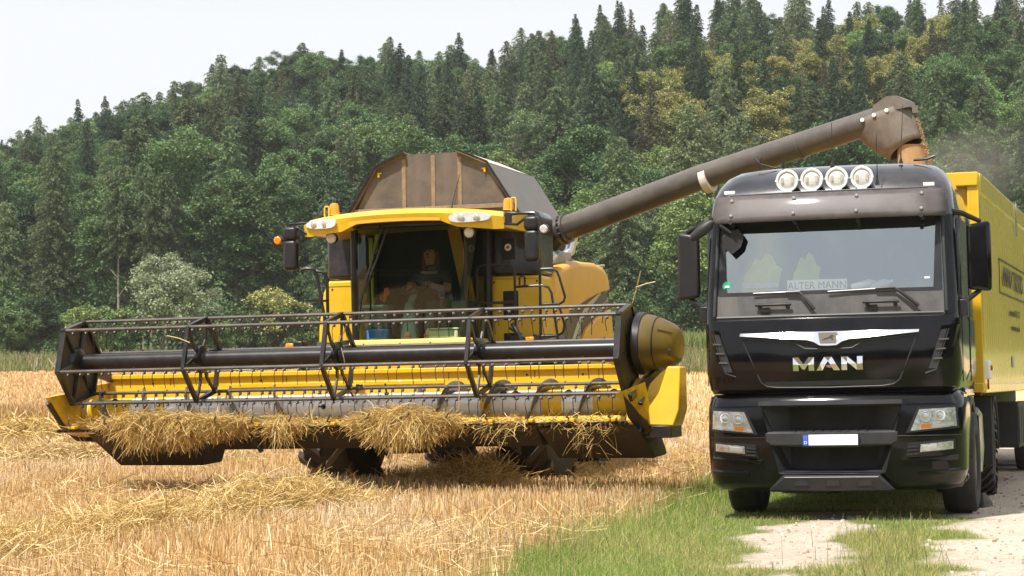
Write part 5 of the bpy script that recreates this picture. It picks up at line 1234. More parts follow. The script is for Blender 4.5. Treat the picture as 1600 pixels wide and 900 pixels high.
# ------------------------------------------------------------------ blades
def blades(n, P, h, w, lean, curve=.3, segs=2, dirs=None, taper=.25, rs=None):
    """n upright tapered ribbons at P (n,3)"""
    rs = rs or rng
    a = rs.random(n)*2*np.pi; 
    ang = rs.random(n)*2*np.pi if dirs is None else dirs
    ln = np.abs(rs.normal(0, lean, n))
    dx, dy = np.cos(ang)*ln, np.sin(ang)*ln
    sx, sy = np.cos(a)*.5, np.sin(a)*.5
    V = np.zeros((n, (segs+1)*2, 3), np.float32)
    for j in range(segs+1):
        t = j/segs; off = t*(1-curve) + curve*t*t*1.6
        wd = w*(1-(1-taper)*t)
        cx = P[:,0] + dx*h*off; cy_ = P[:,1] + dy*h*off; cz_ = P[:,2] + h*(t - curve*.5*t*t*np.minimum(1, ln))
        V[:,2*j] = np.stack([cx-sx*wd, cy_-sy*wd, cz_], -1); V[:,2*j+1] = np.stack([cx+sx*wd, cy_+sy*wd, cz_], -1)
    k = (segs+1)*2
    base = (np.arange(n)*k)[:, None]
    F = np.concatenate([base + np.array([2*j, 2*j+1, 2*j+3, 2*j+2]) for j in range(segs)], 0)
    return V.reshape(-1, 3), F
def merge(parts):
    Vs, Fs, b = [], [], 0
    for V, F in parts: Vs.append(V); Fs.append(F + b); b += len(V)
    return np.concatenate(Vs), np.concatenate(Fs)
def strands(P0, n, ln, w, segs=4, droop=.0, spread=1.0, up=.3, rs=None, heading=None):
    """loose bent straws starting at P0 (n,3): random headings, optional droop"""
    rs = rs or rng
    ang = rs.random(n)*2*np.pi if heading is None else heading
    el = rs.normal(up, .35, n)
    d = np.stack([np.cos(ang)*np.cos(el)*spread, np.sin(ang)*np.cos(el)*spread, np.sin(el)], -1)
    kink = rs.normal(0, .5, (n, 3)); kink[:, 2] -= droop
    L_ = ln*rs.uniform(.5, 1.2, n)
    side = np.cross(d, rs.normal(0,1,(n,3))); side /= np.linalg.norm(side, axis=1, keepdims=True)+1e-9
    V = np.zeros((n, (segs+1)*2, 3), np.float32); p = P0.copy(); cur = d.copy()
    for j in range(segs+1):
        V[:,2*j] = p - side*w/2; V[:,2*j+1] = p + side*w/2
        cur = cur + kink*(.9/segs); cur /= np.linalg.norm(cur, axis=1, keepdims=True)
        p = p + cur*(L_/segs)[:, None]
    k = (segs+1)*2; base = (np.arange(n)*k)[:, None]
    F = np.concatenate([base + np.array([2*j, 2*j+1, 2*j+3, 2*j+2]) for j in range(segs)], 0)
    return V.reshape(-1, 3), F
def inview(x, y, m=1.5): return np.abs(x) < y*.2455 + m

# stubble: drilled rows, cut at hand height, thinning with distance
def scatter(n, y0, y1, pw=1.0):
    y = y0 + (y1-y0)*rng.random(n)**pw; x = (rng.random(n)*2-1)*(y*.25+1.5); return x, y
parts = []
c_, s_n = math.cos(R(17)), math.sin(R(17))
for n, y0, y1, h, w in ((105000,12.5,24,.17,.0062),(90000,24,36,.17,.008),(60000,36,52,.19,.014),(40000,52,75,.2,.02),(30000,75,119,.22,.035)):
    x, y = scatter(n, y0, y1)
    u = x*c_ - y*s_n; v = x*s_n + y*c_
    u = (np.round(u/.135) + rng.normal(0, .13, n))*.135
    x, y = u*c_ + v*s_n, -u*s_n + v*c_
    keep = (rng.random(n) > grassmask(x, y)*1.1) & (rutmask(x, y) < .5) & (x < edge_x(y)+1.0) & (fbm(x, y, .9) > .27)
    x, y = x[keep], y[keep]; hh = h*rng.uniform(.5, 1.3, len(x))*(.45+1.0*fbm(x, y, 1.6))
    parts.append(blades(len(x), np.stack([x, y, ground_z(x, y)-.01], -1), hh, w*rng.uniform(.7,1.4,len(x)), .22, .1, 1, taper=.75))
V, F = merge(parts); fc_ = V[F[:,0]]; pm = (fbm(fc_[:,0]*1.0, fc_[:,1]*.45, 1.8) + rng.normal(0,.09,len(F)) > .60)
o = bulk('stubble', V, F, [M['stubble'], M['stubble_pale']], mi=pm.astype(int)); tag(o, 'golden cut wheat stubble covering the field', 'stubble', kind='stuff')
# litter of loose straw on the stubble
parts = []
for n, y0, y1, w in ((16000,12.5,24,.006),(16000,24,40,.009),(12000,40,75,.016)):
    x, y = scatter(n, y0, y1); keep = (rng.random(n) > grassmask(x, y)) & (fbm(x+40, y, 2.0) > .42); x, y = x[keep], y[keep]
    parts.append(strands(np.stack([x, y, ground_z(x, y)+rng.uniform(.02,.15,len(x))], -1), len(x), .32, w, 3, .3, 1, .05))
V, F = merge(parts); o = bulk('loose_straw', V, F, M['straw']); tag(o, 'loose straw litter strewn over the stubble', 'straw', kind='stuff')

# windrows
def windrow(name, path, width, height, n, label, mat_, ln=.4, w=.008, droop=.4):
    path = np.array(path, float); seg = np.linalg.norm(np.diff(path, axis=0), axis=1); cum = np.concatenate([[0], np.cumsum(seg)]); tot = cum[-1]
    def at(t, u):
        x = np.interp(t*tot, cum, path[:,0]); y = np.interp(t*tot, cum, path[:,1])
        dx = np.interp(t*tot+.3, cum, path[:,0]) - np.interp(t*tot-.3, cum, path[:,0]); dy = np.interp(t*tot+.3, cum, path[:,1]) - np.interp(t*tot-.3, cum, path[:,1])
        L_ = np.hypot(dx, dy)+1e-6; return x - dy/L_*u, y + dx/L_*u
    def hgt(t, u): 
        wn = width*(.75+.5*vnoise(t*tot, u*0, 1.3)); hn = height*(.30+1.25*fbm(t*tot+9, u*.6+3, 1.2))
        return hn*np.clip(np.minimum(t, 1-t)*7, 0, 1)**.7*np.clip(1-(np.abs(u)/wn)**2, 0, 1)*(.55+.9*vnoise(t*tot, u, .28))
    T, U = np.meshgrid(np.linspace(0,1,int(tot/.12)+2), np.linspace(-width*1.1,width*1.1,15), indexing='ij')
    x, y = at(T.ravel(), U.ravel()); z = ground_z(x, y) + hgt(T.ravel(), U.ravel())*.8 - .03
    nx = T.shape[1]; i = np.arange(nx-1)[None,:] + nx*np.arange(T.shape[0]-1)[:,None]
    F0 = np.stack([i, i+1, i+nx+1, i+nx], -1).reshape(-1,4); V0 = np.stack([x,y,z],-1)
    t = rng.random(n); u = rng.normal(0, width*.5, n)
    x, y = at(t, u); z = ground_z(x, y) + hgt(t, u)*rng.uniform(.45, 1.05, n)
    V1, F1 = strands(np.stack([x,y,z],-1), n, ln, w, 4, droop, 1, .25)
    V, F = merge([(V0.astype(np.float32), F0), (V1, F1)])
    o = bulk(name, V, F, [M['straw_base'], mat_], mi=np.concatenate([np.zeros(len(F0)), np.ones(len(F1))]))
    return tag(o, label, 'straw swath', 'straw swaths on the stubble')
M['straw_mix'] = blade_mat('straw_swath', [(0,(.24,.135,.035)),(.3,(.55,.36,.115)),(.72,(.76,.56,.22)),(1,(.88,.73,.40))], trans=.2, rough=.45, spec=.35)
M['straw_base'] = pmat('straw_mass', (.22,.13,.04), .9, var=.35, vscale=9, bump=1, bscale=40)
windrow('straw_swath', [(-6.6,11.5),(-4.15,15.6),(-3.0,19.3),(-2.1,22.4),(-1.7,23.8)], .80, .28, 34000, 'thick straw swath running from the lower left corner under the harvester', M['straw_mix'], .24, .0055)
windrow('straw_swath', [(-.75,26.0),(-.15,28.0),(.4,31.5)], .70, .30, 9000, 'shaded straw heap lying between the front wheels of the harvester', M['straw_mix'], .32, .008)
windrow('straw_swath', [(-13.5,45),(-9.0,43.2),(-7.6,42.5)], 1.3, .34, 3500, 'distant brown straw swath at the left edge near the standing wheat', M['straw_dark'], .5, .02)
windrow('straw_swath', [(-11,36),(-7.6,35.2),(-4.6,34.2)], 1.0, .25, 3500, 'pale low straw swath behind the left end of the header', M['straw'], .4, .014)

# standing wheat beyond, with its cut face
def wheat():
    xs_ = np.linspace(-36, 1, 100); yy = np.concatenate([np.linspace(0,.6,4), np.linspace(1, 66, 60)])
    X, D = np.meshgrid(xs_, yy); Yf = 51 + .03*X + 1.2*(vnoise(X, X*0, 8)-.5)
    Yv = Yf + D; top = .50*np.clip(D/.4, 0, 1) + .05*(vnoise(X, Yv, .8)-.5)
    Z = ground_z(X, Yv) + top; V0 = np.stack([X, Yv, Z], -1).reshape(-1,3)
    nx = len(xs_); i = np.arange(nx-1)[None,:] + nx*np.arange(len(yy)-1)[:,None]; F0 = np.stack([i,i+1,i+nx+1,i+nx],-1).reshape(-1,4)
    P = []
    for n, d0, d1, w, h0 in ((26000,-.15,.5,.018,.66),(26000,.5,8,.026,.66),(26000,8,28,.04,.66),(22000,28,65,.06,.66)):
        x = rng.uniform(-30, 1, n); yf = 51+.03*x+1.2*(vnoise(x, x*0, 8)-.5); y = yf + rng.uniform(d0, d1, n); k = inview(x, y, 3); x, y = x[k], y[k]
        zb = ground_z(x, y) + np.where(d0 < 0, 0, .28); hh = np.where(d0 < 0, h0, h0-.28)*rng.uniform(.8,1.12,len(x))
        P.append(blades(len(x), np.stack([x,y,zb],-1), hh, w*rng.uniform(.7,1.3,len(x)), .18, .35, 2, taper=.9))
    V1, F1 = merge(P); V, F = merge([(V0.astype(np.float32), F0), (V1, F1)])
    o = bulk('standing_wheat', V, F, [M['wheat_base'], M['wheat']], mi=np.concatenate([np.zeros(len(F0)), np.ones(len(F1))]))
    tag(o, 'uncut ripe wheat standing behind the header', 'wheat', kind='stuff')
M['wheat_base'] = pmat('wheat_mass', (.58,.40,.20), .95, var=.25, vscale=3, bump=1, bscale=12)
wheat()

# grass along the track
parts = []
for n, y0, y1, h, w in ((90000,12.5,19,.085,.005),(80000,19,27,.10,.0065),(26000,27,45,.2,.014)):
    x, y = scatter(n, y0, y1); x = np.abs(x)*np.where(rng.random(n) < .12, -1, 1)
    gmk = grassmask(x, y); rm = rutmask(x, y)
    k = (rng.random(n) < gmk*(1-rm*.80)*(.30+1.0*fbm(x+7, y, .8))); x, y, rm = x[k], y[k], rm[k]
    mound = np.clip(1-rm*1.4, .15, 1)*(.35+1.2*fbm(x, y, 1.3))*np.where((y > 18.5) & (x > edge_x(y)+1.3), .55, 1)
    edge = np.exp(-((x-edge_x(y)-.35)/.55)**2)
    hh = h*rng.uniform(.5,1.4,len(x))*mound*(1+.9*edge)
    parts.append(blades(len(x), np.stack([x,y,ground_z(x,y)-.01],-1), hh, w*rng.uniform(.7,1.4,len(x)), .55, .5, 2, taper=.15))
n = 9000; y = rng.uniform(33.5, 44, n); x = rng.uniform(-15, -4.2, n); k = (vnoise(x, y*.7, 2.2) > .48); x, y = x[k], y[k]
parts.append(blades(len(x), np.stack([x,y,ground_z(x,y)],-1), rng.uniform(.08,.26,len(x)), rng.uniform(.008,.02,len(x)), .4, .4, 2, taper=.2))
V, F = merge(parts); fc_ = V[F[:,0]]; pm = (fbm(fc_[:,0]+5, fc_[:,1]*.6, 1.4) + rng.normal(0,.10,len(F)) > .56)
o = bulk('grass', V, F, [M['grass'], M['grass_dry']], mi=pm.astype(int)); tag(o, 'green grass along and between the track ruts', 'grass', kind='stuff')
# small stones and clods on the ruts
n = 9000; y = 12.5 + 18*rng.random(n)**1.2; x = (rng.random(n)*2-1)*(y*.25+1); k = rutmask(x, y) > .25; x, y = x[k], y[k]; n = len(x)
sz = .006+.016*rng.random(n)**3; P = np.stack([x, y, ground_z(x, y)+sz*.3], -1); V = np.zeros((n,8,3),np.float32)
for i, d in enumerate(((-1,-1,-1),(1,-1,-1),(1,1,-1),(-1,1,-1),(-.7,-.7,.6),(.7,-.7,.6),(.7,.7,.6),(-.7,.7,.6))): V[:,i] = P + np.array(d)*sz[:,None]*rng.uniform(.5,1.3,(n,3))
F = (np.arange(n)*8)[:,None,None] + np.array([(4,5,6,7),(0,1,5,4),(1,2,6,5),(2,3,7,6),(3,0,4,7)])[None]
o = bulk('pebbles', V.reshape(-1,3), F.reshape(-1,4), blade_mat('pebble_stone', [(0,(.22,.17,.12)),(.5,(.42,.34,.26)),(1,(.62,.54,.45))], trans=0, rough=.9)); tag(o, 'small stones and clods scattered on the sandy ruts', 'pebbles', kind='stuff')
# tall seed stalks in the verge
n = 520; y = rng.uniform(13.5, 30, n); x = edge_x(y) + rng.normal(.3, .45, n)
V, F = blades(n, np.stack([x,y,ground_z(x,y)],-1), rng.uniform(.18,.42,n), np.full(n,.005), .2, .3, 2, taper=.6)
x2 = 2.75+.215*(y-16)+rng.normal(0,.25,n); k = (y < 19) & (rng.random(n) < .7); 
V2, F2 = blades(k.sum(), np.stack([x2[k],y[k],ground_z(x2[k],y[k])],-1), rng.uniform(.10,.22,k.sum()), np.full(k.sum(),.006), .25, .3, 2, taper=.6)
V, F = merge([(V,F),(V2,F2)]); o = bulk('seed_stalks', V, F, M['weeds']); tag(o, 'dry seed stalks sticking out of the grass verge', 'stalks', kind='stuff')

# far meadow strip and maize
n = 60000; y = 120 + 75*rng.random(n)**1.3; x = (rng.random(n)*2-1)*(y*.25+2)
V, F = blades(n, np.stack([x,y,ground_z(x,y)-.02],-1), rng.uniform(.35,1.15,n)*(.5+vnoise(x,y,6)), rng.uniform(.06,.16,n), .3, .4, 2, taper=.3)
o = bulk('meadow_grass', V, F, M['weeds']); tag(o, 'rough meadow strip between wheat and forest', 'meadow grass', kind='stuff')
n = 26000; y = 180 + 24*rng.random(n); x = rng.uniform(2, 52, n); y = y + .06*x
P = np.stack([x,y,ground_z(x,y)],-1)
V, F = blades(n, P + np.stack([0*x,0*x,rng.uniform(0,1.1,n)],-1), rng.uniform(.9,1.5,n), rng.uniform(.07,.14,n), .4, .6, 3, taper=.2)
o = bulk('maize', V, F, M['maize']); tag(o, 'tall green maize stand beyond the field at the forest foot', 'maize', kind='stuff')

# ------------------------------------------------------------------ straw hanging on the header
def clump(name, x0, x1, n, drop, label, z0=.90, thick=.16):
    rs = np.random.default_rng(int(abs(x0)*100)+n)
    xx = rs.uniform(x0, x1, n); k = np.sin(np.pi*np.clip((xx-x0)/(x1-x0), .03, .97))**.45*(.45+.95*vnoise(xx, xx*0, .30))
    y = -3.72 - rs.random(n)*.20*k; z = z0 + (rs.random(n)**1.3*thick*.7 - rs.random(n)**1.5*drop*.45)*k
    P0 = np.stack([xx, y, z], -1)
    segs = 6; L_ = drop*rs.uniform(.3,.95,n)*np.clip(k,.35,1.4)
    ang = rs.normal(-np.pi/2, .95, n); el = rs.normal(-.1,.6,n)
    cur = np.stack([np.cos(ang)*np.cos(el), np.sin(ang)*np.cos(el), np.sin(el)], -1)
    g_ = rs.uniform(.15,1.1,n); side = rs.normal(0,1,(n,3)); wv = rs.normal(0,1.0,(n,3))
    V = np.zeros((n,(segs+1)*2,3),np.float32); p = P0
    w = rs.uniform(.003,.006,n)[:,None]
    for j in range(segs+1):
        sd = np.cross(cur, side); sd /= np.linalg.norm(sd,axis=1,keepdims=True)+1e-9
        V[:,2*j] = p - sd*w/2; V[:,2*j+1] = p + sd*w/2
        cur = cur + np.stack([wv[:,0]*.5, wv[:,1]*.3, -g_*1.1], -1)*.55; cur /= np.linalg.norm(cur,axis=1,keepdims=True)
        p = p + cur*(L_/segs)[:,None]; p[:,1] = np.minimum(p[:,1], np.where(p[:,2] < .84, -3.69, p[:,1]))
    kk = (segs+1)*2; base = (np.arange(n)*kk)[:,None]
    F = np.concatenate([base + np.array([2*j,2*j+1,2*j+3,2*j+2]) for j in range(segs)],0)
    V = V.reshape(-1,3)
    m_ = int(n*1.5); xt = rs.uniform(x0, x1, m_); kt = np.sin(np.pi*np.clip((xt-x0)/(x1-x0), .03, .97))**.45*(.55+.8*vnoise(xt, xt*0, .30)); ut = rs.random(m_)**1.4
    Vt, Ft = strands(np.stack([xt, -3.73-.16*rs.random(m_)*np.sin(np.pi*np.clip(ut+.25,0,1)), z0+thick*.6*kt-ut*(thick*.5+drop*.62)*kt], -1), m_, .2, .0045, 6, .3, 1, .0, rs)
    V, F = merge([(V, F), (Vt, Ft)])
    V = V @ np.array(Rc.transposed()) + np.array([-1.037,28.438,0])
    o = bulk(name, V, F, M['straw_dark']); return tag(o, label, 'straw clump', 'straw clumps hanging from the knife bar')
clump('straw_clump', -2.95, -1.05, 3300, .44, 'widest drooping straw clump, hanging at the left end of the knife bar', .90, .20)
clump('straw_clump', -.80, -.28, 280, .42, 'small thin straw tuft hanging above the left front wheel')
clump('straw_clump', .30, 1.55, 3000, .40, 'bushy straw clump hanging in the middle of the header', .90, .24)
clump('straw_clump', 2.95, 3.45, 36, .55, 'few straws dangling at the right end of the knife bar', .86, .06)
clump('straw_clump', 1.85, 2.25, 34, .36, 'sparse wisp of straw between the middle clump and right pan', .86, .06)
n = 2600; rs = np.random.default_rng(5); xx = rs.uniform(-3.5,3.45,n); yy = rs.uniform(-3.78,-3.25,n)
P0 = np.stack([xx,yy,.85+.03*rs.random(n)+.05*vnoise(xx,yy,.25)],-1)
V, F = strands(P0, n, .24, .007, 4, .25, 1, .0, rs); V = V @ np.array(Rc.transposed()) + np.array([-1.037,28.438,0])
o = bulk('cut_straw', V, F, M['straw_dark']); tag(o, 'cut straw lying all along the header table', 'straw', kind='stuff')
# straws lodged on the reel
q = MB()
for a, b_ in (((3.5,-3.2,2.19),(3.62,-3.2,2.62)),((3.56,-3.2,2.43),(3.78,-3.15,2.49)),((-2.05,-3.9,1.95),(-1.75,-3.9,1.86)),((1.62,-3.9,1.52),(1.63,-3.9,1.05)),((.05,-3.55,1.78),(.08,-3.5,1.5)),((-.02,-3.2,2.14),(-.05,-3.22,1.95))):
    A_, B_ = crot(a), crot(b_); q.tube([A_, (A_+B_)/2+Vector((.01,0,.01)), B_], .006, 4)
o = q.build('caught_straw', M['straw'], None); tag(o, 'single straws caught on the reel bars', 'straw', kind='stuff')

# ================================================================== FOREST
def leaf_mesh(name, C, S, up=.35, rs=None, mat_=None, stretch=1.5, dirs=None):
    """small rhombic leaf sprays at C (n,3), size S (n)"""
    n = len(C); nrm = rs.normal(0,1,(n,3)); nrm[:,2] = np.abs(nrm[:,2])+up; nrm /= np.linalg.norm(nrm,axis=1,keepdims=True)
    d = rs.normal(0,1,(n,3)) if dirs is None else dirs + rs.normal(0,.35,(n,3))
    a = np.cross(nrm, d); a /= np.linalg.norm(a,axis=1,keepdims=True)+1e-9; b = np.cross(a, nrm)
    V = np.zeros((n,4,3),np.float32); s = S[:,None]
    V[:,0] = C - b*s*stretch*.5; V[:,1] = C + a*s*.42 + b*s*.1; V[:,2] = C + b*s*stretch*.5; V[:,3] = C - a*s*.42 + b*s*.05
    me = bpy.data.meshes.new(name)
    F = np.arange(n*4).reshape(-1,4)
    me.vertices.add(n*4); me.vertices.foreach_set('co', V.reshape(-1)); me.loops.add(n*4); me.loops.foreach_set('vertex_index', F.ravel().astype(np.int32))
    me.polygons.add(n); me.polygons.foreach_set('loop_start', (np.arange(n)*4).astype(np.int32)); me.materials.append(mat_); me.update(calc_edges=True)
    return me
def broadleaf(seed, H=16, W=9.5, nc=120, per=310, size=.20, base=.22, mat_=None):
    rs = np.random.default_rng(seed); C = []
    cl = []
    lobes = [(rs.uniform(-.30,.30)*W, rs.uniform(-.30,.30)*W, H*rs.uniform(.40,.84), W*rs.uniform(.20,.32)) for _ in range(11)] + [(0,0,H*.78,W*.27)]
    for _ in range(nc):
        lx, ly, lz, lr = lobes[rs.integers(len(lobes))]
        v = rs.normal(0,1,3); v[2] = v[2]*.8+.25; v /= np.linalg.norm(v)
        c = np.array([lx,ly,lz]) + v*lr*rs.uniform(.75,1.05); cl.append(c)
    for c in cl:
        v = rs.normal(0,1,(per,3))*np.array([.66,.66,.34])*W*.085; v[:,2] -= .25*(v[:,0]**2+v[:,1]**2)/(W*.1)
        C.append(c+v)
    C = np.concatenate(C); C = C[C[:,2] > H*base*.7]
    return leaf_mesh('crown', C, size*rs.uniform(.6,1.35,len(C)), .5, rs, mat_)
def spruce(seed, H=23, W=7.6, size=.20, mat_=None, base=.12, sparse=1.0, tip=1.0, ragged=.25):
    rs = np.random.default_rng(seed); C = []; D = []
    z = base*H
    while z < H*.985:
        f = (z/H-base)/(1-base); r = W*.5*(1-f)**(.72*tip)*(1+ragged*rs.normal(0,.6)) + .18
        r *= min(1, .45+f*6)
        nb = max(3, int(sparse*(4+9*(1-f))))
        a0 = rs.random()*6.28
        for b in range(nb):
            a = a0 + 6.283*b/nb + rs.normal(0,.25); L_ = max(.2, r*rs.uniform(.6,1.18)); m = int(9+L_*30*sparse)
            t = rs.random(m)**.75; x = np.cos(a)*L_*t; y = np.sin(a)*L_*t
            zz = z + L_*(.10*t-.42*t*t) + .22*np.maximum(0,t-.75)*L_ + rs.normal(0,.08,m) - np.abs(rs.normal(0,.17,m))*(.4+t)
            sp = rs.normal(0,.09+.10*L_*.3,m)
            C.append(np.stack([x - np.sin(a)*sp, y + np.cos(a)*sp, zz],-1)); D.append(np.tile([np.cos(a),np.sin(a),-.5],(m,1)))
        z += (.48+.3*(1-f))*rs.uniform(.75,1.25)
    C = np.concatenate(C); D = np.concatenate(D)
    return leaf_mesh('crown', C, size*rs.uniform(.55,1.3,len(C)), .1, rs, mat_, 1.9, D)
def trunk_mesh(H, r, mat_, limbs=0, seed=0, spread=3.0):
    rs = random.Random(seed); q = MB(); q.tube([(0,0,-1.5),(.05*H*.1,0,H*.4),(0,.1,H*.93)], [r, r*.72, r*.12], 7)
    for k in range(limbs):
        a = rs.uniform(0,6.28); z = H*rs.uniform(.25,.75); L_ = spread*rs.uniform(.6,1.1)
        q.tube([(0,0,z),(math.cos(a)*L_*.5,math.sin(a)*L_*.5,z+L_*.45),(math.cos(a)*L_,math.sin(a)*L_,z+L_*.9)], [r*.4,r*.25,r*.06], 5)
    o = q.build('trunk', mat_); me = o.data; bpy.data.objects.remove(o); return me
LV = {}
def lm(k, stops, ov=.34): LV[k] = blade_mat('leaf_'+k, stops, ov, trans=.22, rough=.7, spec=.15)
lm('broad', [(0,(0.065,0.113,0.046)),(.5,(0.114,0.185,0.073)),(1,(0.184,0.276,0.111))])
lm('dark', [(0,(0.037,0.066,0.032)),(.5,(0.067,0.110,0.053)),(1,(0.113,0.169,0.080))])
lm('lime', [(0,(0.132,0.205,0.069)),(.5,(0.214,0.314,0.109)),(1,(0.329,0.438,0.165))])
lm('gold', [(0,(0.118,0.133,0.050)),(.35,(.24,.26,.085)),(.7,(.43,.41,.14)),(1,(.57,.53,.21))], .12)
lm('spruce', [(0,(0.034,0.058,0.032)),(.5,(0.062,0.098,0.053)),(1,(0.108,0.155,0.081))])
lm('larch', [(0,(0.085,0.121,0.057)),(.5,(0.142,0.192,0.092)),(1,(0.232,0.283,0.140))])
lm('brown', [(0,(0.086,0.095,0.053)),(.5,(0.160,0.160,0.087)),(1,(0.259,0.244,0.134))])
lm('willow', [(0,(0.164,0.214,0.118)),(.5,(0.251,0.310,0.180)),(1,(0.359,0.418,0.262))], .1)
KINDS_ = {
 'broadleaf_tree': [(broadleaf(11,mat_=LV['broad']),16), (broadleaf(12,17,10.5,mat_=LV['broad']),17), (broadleaf(13,15,8.5,mat_=LV['dark']),15), (broadleaf(14,18,9.5,mat_=LV['dark']),18), (broadleaf(15,15,9,mat_=LV['lime']),15), (broadleaf(16,17,8.6,mat_=LV['broad']),17)],
 'flowering_tree': [(broadleaf(21,17,9.5,mat_=LV['gold']),17), (broadleaf(22,16,9,mat_=LV['gold']),16)],
 'spruce_tree': [(spruce(31,mat_=LV['spruce']),23), (spruce(32,25,7.6,mat_=LV['spruce']),25), (spruce(33,22,7.8,mat_=LV['spruce'],ragged=.4),22), (spruce(34,24,7.2,mat_=LV['spruce'],base=.3),24), (spruce(35,22,7.2,mat_=LV['brown'],ragged=.4,sparse=.9),22)],
 'larch_tree': [(spruce(41,23,8.6,.21,LV['larch'],.2,.95,.62,.5),23), (spruce(42,22,8.4,.21,LV['larch'],.28,.95,.60,.5),22), (spruce(43,24,9.2,.21,LV['larch'],.15,1.0,.7,.45),24)],
 'pine_tree': [(spruce(51,24,6.5,.22,LV['larch'],.58,1.0,.5,.5),24), (spruce(52,23,6,.22,LV['spruce'],.55,1.0,.55,.5),23)],
}
TRK = {'broadleaf_tree': trunk_mesh(12,.28,M['bark'],7,1,3.2), 'flowering_tree': trunk_mesh(13,.25,M['bark'],7,2,3), 'spruce_tree': trunk_mesh(22,.26,M['bark'],0,3), 'larch_tree': trunk_mesh(21.5,.25,M['bark'],0,4), 'pine_tree': trunk_mesh(22,.24,M['bark_pale'],5,5,1.6)}
LOOK = {'broadleaf_tree': ['mid green rounded broadleaf tree','wide spreading green broadleaf tree','dark compact broadleaf tree','tall dark domed broadleaf tree','bright light green broadleaf tree','upright green broadleaf tree'],
 'flowering_tree': ['yellow flowering leafy tree','pale gold tinted leafy tree'], 'spruce_tree': ['dark narrow spruce','tall dark pointed spruce','ragged dark spruce','dark bare footed spruce','brownish thinning spruce'],
 'larch_tree': ['soft olive green larch','loose feathery larch','broad drooping larch'], 'pine_tree': ['high crowned pine with long bare trunk','dark crowned pine on a bare trunk']}
cfw = Vector((0, math.cos(math.atan(150/3300)), math.sin(math.atan(150/3300))))
def pix(x, y, z):
    p = math.atan(150/3300); d = Vector((x, y, z-1.33)); w = d.dot(cfw); u = d.dot(Vector((0,-math.sin(p),math.cos(p))))
    X, Y = 3300*x/w, -3300*u/w; return 800 + X + .010*Y*-1*-1, 450 + Y - .010*X
def zone(px, py):
    col = [(150,'left of the reel'),(330,'above the left reel half'),(480,'left of the harvester cab'),(640,'above the left cab roof'),(800,'above the grain tank'),(960,'above the pipe foot'),(1120,'above the middle of the pipe'),(1290,'above the truck lamps'),(1450,'above the pipe spout'),(9999,'above the yellow trailer')]
    c = next(n for m, n in col if px < m)
    return c
rf_ = random.Random(21); trees = []
row = 0; Y = 227.0
while Y < 436:
    half = Y*.2425 + 5; nX = int(2*half/(9.6 - 1.9*min(1, (Y-227)/90)))
    for i in range(nX+1):
        x = -half + 2*half*i/nX + rf_.uniform(-3.2,3.2) + (3 if row % 2 else 0); y = Y + rf_.uniform(-3.5,3.5)
        trees.append((x, y))
    Y += 10.2 - 2.2*min(1, (Y-227)/90); row += 1
def kind_for(x, y, px, t):
    r = rf_.random()
    gold = (1000 < px < 1230 and .18 < t < .62) or (1230 < px < 1490 and .45 < t < .86)
    if gold and r < .62: return 'flowering_tree'
    if t > .86: return ('spruce_tree' if r < .45 else 'larch_tree' if r < .9 else 'broadleaf_tree') if px > 880 else ('larch_tree' if r < .34 else ('spruce_tree' if r < .40 else 'broadleaf_tree'))
    if t < .10: return 'broadleaf_tree' if r < .62 else ('pine_tree' if r < .8 and px < 420 else 'larch_tree')
    if t < .28: return 'pine_tree' if (130 < px < 480 and r < .12) else ('broadleaf_tree' if r < .62 else ('larch_tree' if r < .85 else 'spruce_tree'))
    if px < 420: return 'broadleaf_tree' if r < .66 else ('larch_tree' if r < .85 else 'spruce_tree')
    return 'larch_tree' if r < .42 else ('broadleaf_tree' if r < .70 else 'spruce_tree')
info = []
tc_ = 0
for (x, y) in trees:
    z = float(ground_z(x, y)); px, py = pix(x, y, z+15); t = (y-227)/(412-227)
    kd = kind_for(x, y, px, t); vi = rf_.randrange(len(KINDS_[kd]))
    me, H = KINDS_[kd][vi]; sc = rf_.uniform(.82, 1.18)*(1.0 if kd != 'broadleaf_tree' else 1.06)
    if t < .12 and kd == 'broadleaf_tree': sc *= 1.12
    sc *= (.86 if kd in ('broadleaf_tree','flowering_tree') else .82) - .16*min(1, max(0, t-.1)/.5)
    if t > .9: sc = min(sc, .66 if kd in ('spruce_tree', 'larch_tree') else .86)*(1 if px > 880 else .95)
    o = bpy.data.objects.new(kd, None); COL.objects.link(o); o.location = (x, y, z-.4); o.rotation_euler = (rf_.gauss(0,.02), rf_.gauss(0,.02), rf_.uniform(0,6.28)); wsc = sc*rf_.uniform(.9,1.15); o.scale = (wsc, wsc, sc)
    o.empty_display_size = .5
    c = bpy.data.objects.new('crown', me); COL.objects.link(c); c.parent = o
    k = bpy.data.objects.new('trunk', TRK[kd]); COL.objects.link(k); k.parent = o
    band = 'on the ridge' if t > .88 else 'high up' if t > .62 else 'mid slope' if t > .36 else 'low down' if t > .12 else 'at forest foot'
    o['category'] = 'tree'; info.append((o, kd, LOOK[kd][vi], band, zone(px, py), px, sc))
grp = {}
for it in info: grp.setdefault((it[2], it[3], it[4]), []).append(it)
for (lk, band, zn), its in grp.items():
    its.sort(key=lambda a: a[5])
    for i, it in enumerate(its):
        n = len(its); pre = '' if n == 1 else ('left hand ' if i == 0 else 'right hand ' if i == n-1 else 'middle ')
        it[0]['label'] = f'{pre}{lk} {band}, {zn}'; it[0]['group'] = 'trees of the hillside forest'
THIN = spruce(55,24,7.0,.22,LV['larch'],.60,1.1,.6,.5)
